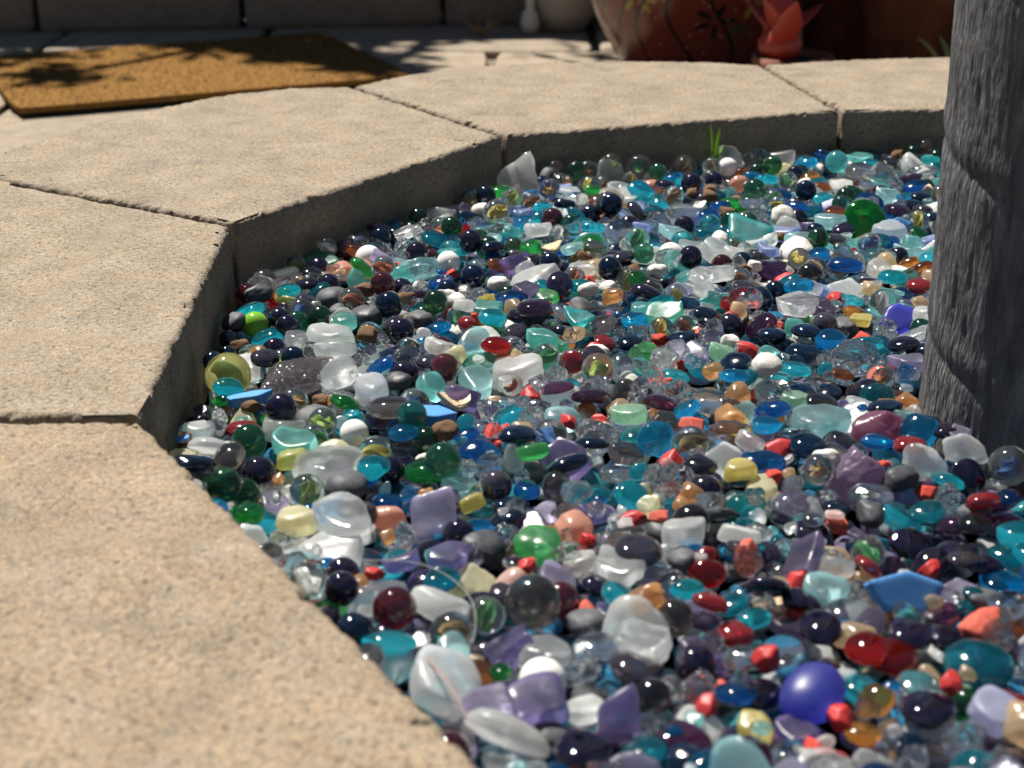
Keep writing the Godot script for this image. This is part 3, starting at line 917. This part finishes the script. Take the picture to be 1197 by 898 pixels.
func concrete_material(tint: Color, tex: Array, offset: Vector3) -> StandardMaterial3D:
	var m := matte(tint, 0.92, 0.35)
	m.albedo_texture = tex[0]
	m.heightmap_enabled = true
	m.heightmap_texture = tex[1]
	m.heightmap_scale = 0.11
	m.uv1_offset = offset
	m.detail_enabled = true
	m.detail_blend_mode = BaseMaterial3D.BLEND_MODE_MUL
	m.detail_albedo = tex[2]
	m.detail_uv_layer = BaseMaterial3D.DETAIL_UV_2
	m.uv2_triplanar = true
	m.uv2_world_triplanar = true
	m.uv2_scale = Vector3.ONE * 1.7
	m.uv2_offset = offset * 0.7
	return triplanar(m, Vector3.ONE * 3.6)


func planter(tex: Array) -> void:
	var ins := [Vector2(0.544, -1.174), Vector2(0.263, -1.152), Vector2(-0.005, -1.065), Vector2(-0.165, -0.834), Vector2(-0.152, -0.551), Vector2(0.0, -0.314)]
	var outs := [Vector2(0.630, -1.377), Vector2(0.231, -1.357), Vector2(-0.139, -1.256), Vector2(-0.353, -0.947), Vector2(-0.372, -0.551), Vector2(-0.149, -0.151)]
	var a0: float = (ins[5] - CENTRE).angle()
	var a1: float = (ins[0] - CENTRE).angle()
	var turn := wrapf(a0 - a1, 0.0, TAU)
	for i in range(1, 6):
		var d := Vector2.from_angle(a0 - turn * i / 6.0)
		ins.append(CENTRE + d * 0.515)
		outs.append(CENTRE + d * 0.735)
	inner = PackedVector2Array(ins)
	var words := ["tan concrete planter block behind the palm trunk", "tan concrete planter block with the green sprout at its foot", "tan concrete planter block in front of the doormat", "tan concrete planter block whose shaded inner face touches the lime marble", "tan concrete planter block with grey smudges beside the red glass"]
	for i in ins.size():
		var j := (i + 1) % ins.size()
		var outline := PackedVector2Array([ins[i], ins[j], outs[j]])
		if i == 1:
			outline.append_array([Vector2(-0.098, -1.307), Vector2(-0.046, -1.346), Vector2(0.022, -1.368), Vector2(0.098, -1.379), Vector2(0.18, -1.374)])
		elif i == 2:
			outline.append_array([Vector2(-0.369, -0.985), Vector2(-0.363, -1.03), Vector2(-0.323, -1.117), Vector2(-0.249, -1.216), Vector2(-0.19, -1.25)])
		else:
			var m: Vector2 = (outs[i] + outs[j]) / 2.0
			var o := (m - CENTRE).normalized() * 0.03
			outline.append_array([outs[j].lerp(outs[i], 0.12) + o * 0.55, outs[j].lerp(outs[i], 0.3) + o, m + o * 1.15, outs[j].lerp(outs[i], 0.7) + o, outs[j].lerp(outs[i], 0.88) + o * 0.55])
		outline.append(outs[i])
		if Geometry2D.is_polygon_clockwise(outline):
			outline.reverse()
		var seen := i < 5
		var tint := lin(0.435, 0.366, 0.277) if i != 4 else lin(0.435, 0.353, 0.257)
		var b := obj("planter_block", block_mesh(outline, 0.0, TOP_Y, 0.002 if seen else 0.012), concrete_material(tint, tex, Vector3(0.13 * i, 0.0, 0.29 * i)))
		tag(b, words[i] if seen else "tan concrete planter block on the near side of the ring", "block", "planter blocks")
	var soil := PackedVector3Array()
	var st := SurfaceTool.new()
	st.begin(Mesh.PRIMITIVE_TRIANGLES)
	st.set_normal(Vector3.UP)
	var big := PackedVector2Array()
	for q in inner:
		big.append(CENTRE + (q - CENTRE) * 1.02)
	for i in big.size():
		var p := big[i]
		var q := big[(i + 1) % big.size()]
		st.add_vertex(Vector3(CENTRE.x, 0.092, CENTRE.y))
		st.add_vertex(Vector3(p.x, 0.092, p.y))
		st.add_vertex(Vector3(q.x, 0.092, q.y))
	var s := obj("soil", st.commit(), matte(lin(0.10, 0.08, 0.06), 0.95))
	tag(s, "dark soil under the glass in the planter", "soil", "", "structure")


func palm_trunk() -> void:
	var around := 420
	var rows := []
	var y := 0.07
	while y < 0.42:
		rows.append(y)
		y += 0.0011
	while y < 1.9:
		rows.append(y)
		y += 0.03
	var v := PackedVector3Array()
	var scars := [0.151, 0.243, 0.327, 0.41]
	for h in rows:
		for i in around:
			var a := TAU * i / around
			var c := Vector3(cos(a), 0, sin(a))
			var wave := 0.007 * sin(a * 2.0 + 0.6) + 0.004 * noise.get_noise_2d(c.x * 40, c.z * 40)
			var r := TRUNK_R + 0.0012 * exp(-maxf(0.0, h - 0.1) * 34.0)
			var lift := 0.0
			for s in scars:
				var d: float = (h - s - wave) / 0.006
				lift += 0.0006 * exp(-d * d) - 0.0009 * exp(-(d + 1.6) * (d + 1.6) * 3.0)
			var drift := 6.0 * noise.get_noise_2d(h * 160.0, a * 6.0)
			var ridge := noise.get_noise_3d(c.x * 2300.0 + drift * 9.0, h * 900.0, c.z * 2300.0 + drift * 9.0)
			var groove := fine.get_noise_3d(c.x * 150.0 + drift * 1.2, h * 130.0, c.z * 150.0)
			r += lift + 0.0004 * ridge - 0.0030 * maxf(0.0, groove - 0.25) + 0.0003 * fine.get_noise_3d(c.x * 24, h * 150.0, c.z * 24)
			v.append(Vector3(TRUNK.x + c.x * r - 0.03 * maxf(0.0, h - 0.12), h, TRUNK.y + c.z * r))
	var ix := PackedInt32Array()
	for j in rows.size() - 1:
		for i in around:
			var a := j * around + i
			var b := j * around + (i + 1) % around
			ix.append_array([a, a + around, b, b, a + around, b + around])
	var n := PackedVector3Array()
	n.resize(v.size())
	for t in range(0, ix.size(), 3):
		var k := (v[ix[t + 2]] - v[ix[t]]).cross(v[ix[t + 1]] - v[ix[t]])
		for j in 3:
			n[ix[t + j]] += k
	var flip := n[10].dot(Vector3(v[10].x - TRUNK.x, 0, v[10].z - TRUNK.y)) < 0.0
	for i in n.size():
		n[i] = n[i].normalized() * (-1.0 if flip else 1.0)
	if flip:
		ix.reverse()
	var arrays := []
	arrays.resize(Mesh.ARRAY_MAX)
	arrays[Mesh.ARRAY_VERTEX] = v
	arrays[Mesh.ARRAY_NORMAL] = n
	arrays[Mesh.ARRAY_INDEX] = ix
	var m := ArrayMesh.new()
	m.add_surface_from_arrays(Mesh.PRIMITIVE_TRIANGLES, arrays)
	var bark := matte(lin(1, 1, 1), 0.85, 0.3)
	bark.albedo_texture = ramp_texture(512, 0.03, 5, 71, [[0.2, lin(0.07, 0.072, 0.078)], [0.45, lin(0.115, 0.118, 0.125)], [0.6, lin(0.14, 0.142, 0.148)], [0.8, lin(0.21, 0.21, 0.21)]])
	triplanar(bark, Vector3(11.0, 1.5, 11.0))
	bark.heightmap_enabled = true
	bark.heightmap_texture = texture_of(1024, noise_bytes(1024, 0.05, 4, 77), Image.FORMAT_L8)
	bark.heightmap_scale = 0.3
	var t := obj("palm_trunk", m, bark)
	tag(t, "grey weathered palm trunk with ring scars rising from the glass bed", "palm trunk")


# ---------------------------------------------------------------- behind the planter
func patio(tex: Array) -> void:
	var plane := PlaneMesh.new()
	plane.size = Vector2(60, 60)
	var sand := concrete_material(lin(0.30, 0.25, 0.19), tex, Vector3.ZERO)
	var g := obj("ground", plane, sand)
	g.position = Vector3(0, -0.012, -10)
	tag(g, "sandy ground around the patio", "ground", "", "structure")
	var p := base("patio", Vector3.ZERO)
	tag(p, "patio of pale irregular flagstones behind the planter", "patio", "", "structure")
	var m := [concrete_material(lin(0.52, 0.44, 0.34), tex, Vector3(0.4, 0, 0.1)), concrete_material(lin(0.48, 0.41, 0.32), tex, Vector3(0.7, 0, 0.6)), concrete_material(lin(0.56, 0.45, 0.33), tex, Vector3(0.2, 0, 0.8))]
	var z := 0.6
	var row := 0
	while z > -2.5:
		var x := -2.2 + 0.2 * (row % 2)
		var d := rng.randf_range(0.30, 0.40)
		while x < 2.4:
			var w := rng.randf_range(0.32, 0.55)
			var o := obj("flagstone", box_mesh(Vector3(w - 0.015, 0.03, d - 0.015), 0.05), m[rng.randi() % 3], p)
			o.position = Vector3(x + w / 2, -0.013 + rng.randf_range(-0.001, 0.001), z - d / 2)
			o.rotation.y = 0.0
			x += w
		z -= d
		row += 1


func back_wall(tex: Array) -> void:
	var w := base("low_wall", Vector3(-0.854, 0, -2.463), atan2(0.091, 0.915))
	tag(w, "low concrete block wall in shade behind the doormat", "wall")
	var m := [concrete_material(lin(0.46, 0.38, 0.29), tex, Vector3(0.3, 0.2, 0)), concrete_material(lin(0.44, 0.365, 0.28), tex, Vector3(0.6, 0.1, 0.4))]
	var shape := box_mesh(Vector3(0.334, 0.13, 0.2), 0.04, 0.01)
	for j in 2:
		for i in range(-4, 10):
			var b := obj("block", shape, m[(i + j + 8) % 2], w)
			b.position = Vector3(0.05 + 0.34 * i + 0.17 * j - 0.16, 0.062 + 0.132 * j, -0.1)


func doormat() -> void:
	var m := matte(lin(1, 1, 1), 0.95, 0.2)
	m.albedo_texture = ramp_texture(512, 0.09, 4, 61, [[0.15, lin(0.13, 0.064, 0.016)], [0.45, lin(0.19, 0.098, 0.026)], [0.75, lin(0.24, 0.132, 0.038)], [0.95, lin(0.30, 0.18, 0.065)]])
	var o := base("doormat", Vector3(-0.618, 0.004, -1.80), atan2(0.42, 0.907))
	tag(o, "golden brown coir doormat lying on the flagstones", "doormat")
	triplanar(m, Vector3.ONE * 2.5)
	var pad := obj("mat_pile", box_mesh(Vector3(0.53, 0.010, 0.40), 0.05), m, o)
	pad.position = Vector3(0.265, 0.007, -0.2)
	# coir bristles standing out of the pile and over its edges
	var v := PackedVector3Array()
	var n := PackedVector3Array()
	for i in 9000:
		var q := Vector3(rng.randf_range(-0.003, 0.533), 0.0115, rng.randf_range(-0.403, 0.003))
		var l := Vector3(rng.randfn(0, 0.0035), 0.003, rng.randfn(0, 0.0035))
		var s := Vector3(0.0007, 0, 0).rotated(Vector3.UP, rng.randf() * TAU)
		v.append_array([q - s, q + l, q + s])
		for k in 3:
			n.append(Vector3.UP)
	var arrays := []
	arrays.resize(Mesh.ARRAY_MAX)
	arrays[Mesh.ARRAY_VERTEX] = v
	arrays[Mesh.ARRAY_NORMAL] = n
	var am := ArrayMesh.new()
	am.add_surface_from_arrays(Mesh.PRIMITIVE_TRIANGLES, arrays)
	tag(obj("bristles", am, m, o), "", "", "", "stuff")
	var back := obj("backing", box_mesh(Vector3(0.522, 0.006, 0.392), 0.08), matte(lin(0.02, 0.018, 0.016), 0.8), o)
	back.position = Vector3(0.265, 0.0, -0.2)


# Dark red glaze with black brushed leaves, dots and a few yellow petals.
func pot_paint() -> ImageTexture:
	var s := 512
	var im := Image.create(s, s, false, Image.FORMAT_RGB8)
	im.fill(lin(0.13, 0.028, 0.02))
	var r := RandomNumberGenerator.new()
	r.seed = 9
	for i in 60:
		var c := Vector2(r.randf(), r.randf()) * s
		var col: Color = [lin(0.012, 0.01, 0.01), lin(0.012, 0.01, 0.01), lin(0.32, 0.06, 0.04), lin(0.25, 0.20, 0.03), lin(0.03, 0.06, 0.02)][r.randi() % 5]
		var petals := r.randi_range(3, 6)
		var size := r.randf_range(10, 26)
		for k in petals:
			var d := Vector2.from_angle(TAU * k / petals + r.randf())
			for t in 40:
				var q := c + d * size * (0.3 + t / 40.0)
				var wide := int(size * 0.3 * sin(PI * (t + 4) / 48.0)) + 1
				im.fill_rect(Rect2i(int(q.x) - wide / 2, int(q.y) - wide / 2, wide, wide), col)
	for i in 260:
		var q := Vector2i(r.randi_range(4, s - 8), r.randi_range(4, s - 8))
		im.fill_rect(Rect2i(q, Vector2i(3, 3)), lin(0.45, 0.25, 0.2))
	for i in 9:
		var x := i * s / 9.0
		for t in s:
			im.fill_rect(Rect2i(int(x + 30 * sin(t * 0.02 + i)) % s, t, 5, 2), lin(0.01, 0.01, 0.01))
	return ImageTexture.create_from_image(im)


func blade(path: Array, wide: float) -> ArrayMesh:
	var v := PackedVector3Array()
	var ix := PackedInt32Array()
	var n := path.size()
	var side: Vector3 = (path[n - 1] - path[0]).cross(Vector3.UP + Vector3(0.1, 0, 0.3)).normalized()
	for i in n:
		var k := float(i) / (n - 1)
		var w := wide * (0.6 + 0.8 * k) * (1.0 - pow(k, 3.0)) + 0.0002
		var up: Vector3 = Vector3(0, wide * 0.25, 0)
		v.append_array([path[i] - side * w, path[i] + up, path[i] + side * w, path[i] - up])
	for i in n - 1:
		for j in 4:
			var a := i * 4 + j
			var b := i * 4 + (j + 1) % 4
			ix.append_array([a, a + 4, b, b, a + 4, b + 4])
	var st := SurfaceTool.new()
	st.begin(Mesh.PRIMITIVE_TRIANGLES)
	st.set_smooth_group(0)
	for p in v:
		st.add_vertex(p)
	for i in ix:
		st.add_index(i)
	st.generate_normals()
	return st.commit()


func pots() -> void:
	var clay_tex := ramp_texture(256, 0.02, 4, 83, [[0.2, lin(0.14, 0.05, 0.03)], [0.6, lin(0.22, 0.08, 0.045)], [0.9, lin(0.30, 0.13, 0.08)]])
	var clay := matte(Color.WHITE, 0.75)
	clay.albedo_texture = clay_tex
	triplanar(clay, Vector3.ONE * 4.0)
	var dirt := matte(lin(0.03, 0.024, 0.018), 0.95)
	# painted pot
	var p := base("painted_pot", Vector3(0.268, 0.002, -2.17))
	tag(p, "large round dark red pot painted with black leaves and dots", "pot")
	var glaze := matte(Color.WHITE, 0.18, 0.5)
	glaze.albedo_texture = pot_paint()
	glaze.uv1_scale = Vector3(2, 1, 1)
	var prof := []
	for i in 30:
		var t := i / 29.0
		prof.append(Vector2(0.105 + 0.085 * sin(t * PI * 0.62) + 0.01 * t, 0.30 * t))
	prof.append_array([Vector2(0.20, 0.305), Vector2(0.212, 0.315), Vector2(0.212, 0.335), Vector2(0.195, 0.34), Vector2(0.185, 0.33), Vector2(0.18, 0.27), Vector2(0.0, 0.265)])
	prof.push_front(Vector2(0.0, 0.0))
	obj("pot_body", lathe(prof, 64), glaze, p)
	var soil := CylinderMesh.new()
	soil.top_radius = 0.178
	soil.bottom_radius = 0.178
	soil.height = 0.02
	obj("potting_soil", soil, dirt, p).position = Vector3(0, 0.282, 0)
	# the red flower-shaped ornament and the saucer that it stands in
	var f := base("flower_ornament", Vector3(0.335, 0.066, -1.84))
	tag(f, "glossy red ornament of upward-curving pointed petals in a small clay pot", "ornament")
	var red := matte(lin(0.30, 0.034, 0.02), 0.4, 0.5)
	for k in 6:
		var g := ball_grid(8)
		var v: PackedVector3Array = g[0]
		var a: float = [2.75, 1.5, 0.4, -0.6, -1.7, 2.1][k]
		var tall: float = [0.045, 0.10, 0.05, 0.06, 0.06, 0.09][k]
		for i in v.size():
			var q := v[i]
			var t := (q.y + 1.0) / 2.0
			var wide := 0.021 * (1.0 - 0.7 * t * t)
			v[i] = Vector3(q.x * wide, t * tall, q.z * wide * 0.42 + [0.075, 0.02, 0.06, 0.05, 0.05, 0.03][k] * t)
		var o := obj("petal", closed_mesh(v, g[1], false, Vector3(0, tall * 0.45, 0.014)), red, f)
		o.rotation.y = PI / 2 - a + PI
		o.position = Vector3(cos(a), 0, -sin(a)) * 0.014 + Vector3(0, 0.022, 0)
	obj("bulb", lathe([Vector2(0, 0), Vector2(0.016, 0.002), Vector2(0.026, 0.012), Vector2(0.028, 0.026), Vector2(0.018, 0.04), Vector2(0, 0.045)], 24), red, f)
	var sc := base("terracotta_pot", Vector3(0.352, 0.002, -1.84))
	tag(sc, "small low terracotta pot holding the red ornament", "pot")
	obj("pot_body", lathe([Vector2(0, 0), Vector2(0.035, 0), Vector2(0.044, 0.05), Vector2(0.05, 0.05), Vector2(0.051, 0.072), Vector2(0.045, 0.072), Vector2(0.042, 0.062), Vector2(0, 0.06)], 40), clay, sc)
	var s3 := CylinderMesh.new()
	s3.top_radius = 0.041
	s3.bottom_radius = 0.041
	s3.height = 0.008
	obj("potting_soil", s3, dirt, sc).position = Vector3(0, 0.061, 0)
	# larger terracotta pots
	for d in [[1075, 0.10, 0.17, -2.08, "plain terracotta pot with a strap-leaved plant beside the palm trunk"], [985, 0.085, 0.26, -2.26, "tall narrow terracotta pot behind the leaning red stake"]]:
		var x: float = (d[0] - PW / 2) / FPX * (absf(d[3]) * cos(PITCH) + CAM_Y * sin(PITCH))
		var t := base("terracotta_pot", Vector3(x, 0.002, d[3]))
		tag(t, d[4], "pot")
		var r: float = d[1]
		var h: float = d[2]
		obj("pot_body", lathe([Vector2(0, 0), Vector2(r * 0.72, 0), Vector2(r * 0.95, h * 0.8), Vector2(r * 1.06, h * 0.8), Vector2(r * 1.08, h), Vector2(r * 0.96, h), Vector2(r * 0.92, h * 0.85), Vector2(0, h * 0.84)], 48), clay, t)
		var s2 := CylinderMesh.new()
		s2.top_radius = r * 0.9
		s2.bottom_radius = r * 0.9
		s2.height = 0.01
		obj("potting_soil", s2, dirt, t).position = Vector3(0, h * 0.85, 0)
	var st := base("red_stake", at_pixel(992, 66, 0.0))
	tag(st, "leaning reddish-brown wooden stake between the pots", "stake")
	var sm := matte(lin(0.22, 0.06, 0.035), 0.7)
	var post := obj("post", box_mesh(Vector3(0.032, 0.5, 0.03), 0.05), sm, st)
	post.position = Vector3(0.03, 0.25, 0)
	post.rotation.z = -0.12
	obj("tip", lathe([Vector2(0.016, 0.0), Vector2(0.012, 0.02), Vector2(0, 0.05)], 12), sm, st).position = Vector3(0.06, 0.495, 0)
	# strap leaves
	var leaf := matte(lin(0.30, 0.33, 0.10), 0.5)
	leaf.backlight_enabled = true
	leaf.backlight = Color(0.5, 0.55, 0.3)
	var pl := base("strap_plant", Vector3(0.592, 0.002, -1.93))
	tag(pl, "pale yellow-green strap-leaved plant at the foot of the terracotta pot", "plant")
	for k in 6:
		var a: float = [2.7, 0.5, 1.9, 4.4, 5.3, 3.5][k]
		var path := []
		for i in 9:
			var t := i / 8.0
			path.append(Vector3(cos(a) * 0.06 * t, 0.10 * t - 0.026 * t * t * t, -sin(a) * 0.05 * t))
		obj("leaf", blade(path, 0.006), leaf, pl)
	# pale pot at the end of the wall
	var wp := base("grey_pot", Vector3(0.088, 0.002, -2.50))
	tag(wp, "small pale grey pot standing against the dark wall", "pot")
	obj("pot_body", lathe([Vector2(0, 0), Vector2(0.035, 0), Vector2(0.052, 0.03), Vector2(0.06, 0.08), Vector2(0.06, 0.12), Vector2(0.052, 0.12), Vector2(0.05, 0.09), Vector2(0, 0.085)], 36), matte(lin(0.35, 0.32, 0.28), 0.6), wp)
	var pp := base("white_figurine", Vector3(0.03, 0.002, -2.46))
	tag(pp, "tiny white egg-shaped figurine beside the pale grey pot", "figurine")
	obj("body", lathe([Vector2(0, 0), Vector2(0.012, 0.002), Vector2(0.017, 0.016), Vector2(0.013, 0.034), Vector2(0.006, 0.042), Vector2(0.009, 0.05), Vector2(0.006, 0.06), Vector2(0, 0.062)], 24), matte(lin(0.55, 0.55, 0.52), 0.5), pp)
	var weed := base("dry_weed", at_pixel(562, 43, 0.0) + Vector3(0, 0.002, 0))
	tag(weed, "small dry straw-coloured weed growing from the patio joint", "weed")
	var straw := matte(lin(0.34, 0.22, 0.09), 0.8)
	for k in 7:
		var a := k * 0.9
		var path := []
		for i in 6:
			var t := i / 5.0
			path.append(Vector3(cos(a) * 0.03 * t, 0.035 * t - 0.012 * t * t, sin(a) * 0.02 * t))
		obj("stalk", tube(path, 0.002, 0.0008, 5), straw, weed)


# A small tree standing behind the wall; its boughs shade the pots and dapple the doormat.
func tree() -> void:
	var sun := Vector3(-0.296, 0.829, -0.474)
	var t := base("shade_tree", Vector3(-0.75, -0.01, -4.1))
	tag(t, "leafy tree behind the wall shading the pots and the doormat", "tree")
	var bark := matte(lin(0.12, 0.09, 0.06), 0.9)
	var crown_at := Vector3(0, 1.75, 0)
	obj("trunk", tube([Vector3.ZERO, Vector3(0.03, 0.5, 0.04), Vector3(-0.02, 1.1, 0.08), Vector3(0, 1.75, 0.2)], 0.09, 0.05, 14), bark, t)
	var st := SurfaceTool.new()
	st.begin(Mesh.PRIMITIVE_TRIANGLES)
	# [shaded spot x, z, height of the bough, spread x, y, z, leaves]
	for c in [[0.44, -2.12, 1.9, 0.24, 0.20, 0.26, 1500], [0.80, -2.1, 2.0, 0.30, 0.25, 0.36, 1900], [0.62, -2.5, 2.2, 0.4, 0.3, 0.28, 1500], [-0.40, -2.28, 1.9, 0.15, 0.08, 0.08, 480], [-0.27, -2.2, 1.8, 0.11, 0.06, 0.08, 420], [-0.19, -2.10, 1.8, 0.06, 0.05, 0.06, 200], [-0.74, -2.2, 1.9, 0.09, 0.07, 0.07, 260], [-0.62, -2.0, 1.9, 0.05, 0.05, 0.05, 60], [-0.55, -2.4, 2.1, 0.4, 0.1, 0.05, 600]]:
		var mid: Vector3 = Vector3(c[0], 0, c[1]) + sun * (c[2] / sun.y) - t.position
		obj("bough", tube([Vector3(0, 1.7, 0.18), (Vector3(0, 1.75, 0.2) + mid) / 2 + Vector3(0, 0.1, 0), mid], 0.03, 0.008, 8), bark, t)
		for i in c[6]:
			var d := Vector3(rng.randfn(), rng.randfn(), rng.randfn()) * 0.55
			var p := mid + d * Vector3(c[3], c[4], c[5])
			var r := Basis.from_euler(Vector3(rng.randf(), rng.randf(), rng.randf()) * TAU)
			var l := rng.randf_range(0.03, 0.05)
			var q := [p - r.x * l * 0.35, p + r.z * l, p + r.x * l * 0.35, p - r.z * l]
			for k in [0, 1, 2, 0, 2, 3]:
				st.set_normal(r.y)
				st.add_vertex(q[k])
	var m := matte(lin(0.06, 0.11, 0.03), 0.6)
	obj("crown", st.commit(), m, t)


func small_things() -> void:
	# a green sprout at the foot of the far block
	var foot := at_pixel(813, 184, BED_Y + 0.006)
	var inside := keep_in(Vector2(foot.x, foot.z), 0.006)
	var s := base("sprout", Vector3(inside.x, BED_Y + 0.006, inside.y))
	tag(s, "tiny green sprout growing beside the far block", "sprout")
	var green := matte(lin(0.22, 0.42, 0.04), 0.5)
	green.backlight_enabled = true
	green.backlight = Color(0.6, 0.7, 0.3)
	for k in 3:
		var path := []
		for i in 6:
			var t := i / 5.0
			path.append(Vector3([-0.004, 0.003, 0.007][k] * t, 0.036 * t * [1.0, 0.9, 0.55][k], 0.004 * t))
		obj("leaf", blade(path, 0.0018), green, s)
	# a white thread and a dry stem lying over the pieces
	var thread := []
	for q in [[395, 648], [430, 655], [470, 656], [505, 664], [535, 682], [552, 704], [556, 730], [552, 752]]:
		thread.append(at_pixel(q[0], q[1], BED_Y + 0.021))
	var c := Curve3D.new()
	for i in thread.size():
		c.add_point(thread[i], (thread[maxi(i - 1, 0)] - thread[mini(i + 1, thread.size() - 1)]) / 6.0, (thread[mini(i + 1, thread.size() - 1)] - thread[maxi(i - 1, 0)]) / 6.0)
	var o := obj("thread", tube(Array(c.tessellate_even_length(4, 0.004)), 0.00017, 0.00013, 6), matte(lin(0.36, 0.35, 0.32), 0.7))
	tag(o, "thin white thread curling over the purple gem and the swirl marble", "thread")
	var d := obj("dry_twig", tube([at_pixel(500, 770, BED_Y + 0.016), at_pixel(524, 798, BED_Y + 0.019), at_pixel(546, 838, BED_Y + 0.02)], 0.0005, 0.0003, 6), matte(lin(0.30, 0.22, 0.19), 0.8))
	tag(d, "dry pinkish twig lying on the flat clear glass", "twig")


func _ready() -> void:
	rng.seed = 20240611
	noise.seed = 5
	noise.frequency = 0.02
	fine.seed = 11
	fine.frequency = 0.09
	fine.fractal_octaves = 3
	# camera
	var cam := Camera3D.new()
	cam.name = "camera"
	var lens := CameraAttributesPhysical.new()
	lens.frustum_focal_length = 45.434
	lens.frustum_focus_distance = 0.80
	lens.frustum_near = 0.02
	lens.frustum_far = 200.0
	lens.exposure_aperture = 11.5
	cam.attributes = lens
	add_child(cam)
	cam.position = Vector3(0, CAM_Y, 0)
	cam.rotation.x = -PITCH
	cam.current = true
	# sky
	var sky := ProceduralSkyMaterial.new()
	sky.sky_top_color = Color(0.42, 0.53, 0.68)
	sky.sky_horizon_color = Color(0.76, 0.79, 0.82)
	sky.sky_curve = 0.12
	sky.ground_bottom_color = Color(0.30, 0.26, 0.22)
	sky.ground_horizon_color = Color(0.5, 0.48, 0.45)
	sky.sun_angle_max = 4.0
	var env := Environment.new()
	env.background_mode = Environment.BG_SKY
	env.sky = Sky.new()
	env.sky.sky_material = sky
	env.background_energy_multiplier = 0.23
	env.tonemap_mode = Environment.TONE_MAPPER_LINEAR
	env.tonemap_exposure = 1.8
	env.sdfgi_enabled = true
	env.ssao_enabled = true
	env.ssil_enabled = true
	var we := WorldEnvironment.new()
	we.name = "world"
	we.environment = env
	add_child(we)
	# sun, high behind the planter on the left
	var sun := DirectionalLight3D.new()
	sun.name = "sun"
	sun.light_energy = 1.6
	sun.light_color = Color(1.0, 0.97, 0.93)
	sun.light_angular_distance = 0.53
	sun.shadow_enabled = true
	add_child(sun)
	sun.look_at_from_position(Vector3(-0.296, 0.829, -0.474), Vector3.ZERO)

	var tex := concrete_textures(1024)
	planter(tex)
	palm_trunk()
	patio(tex)
	back_wall(tex)
	doormat()
	pots()
	tree()
	print("setting built at ", Time.get_ticks_msec())
	define_kinds()
	define_landmarks()
	fill_bed()
	small_things()
	print("done at ", Time.get_ticks_msec())
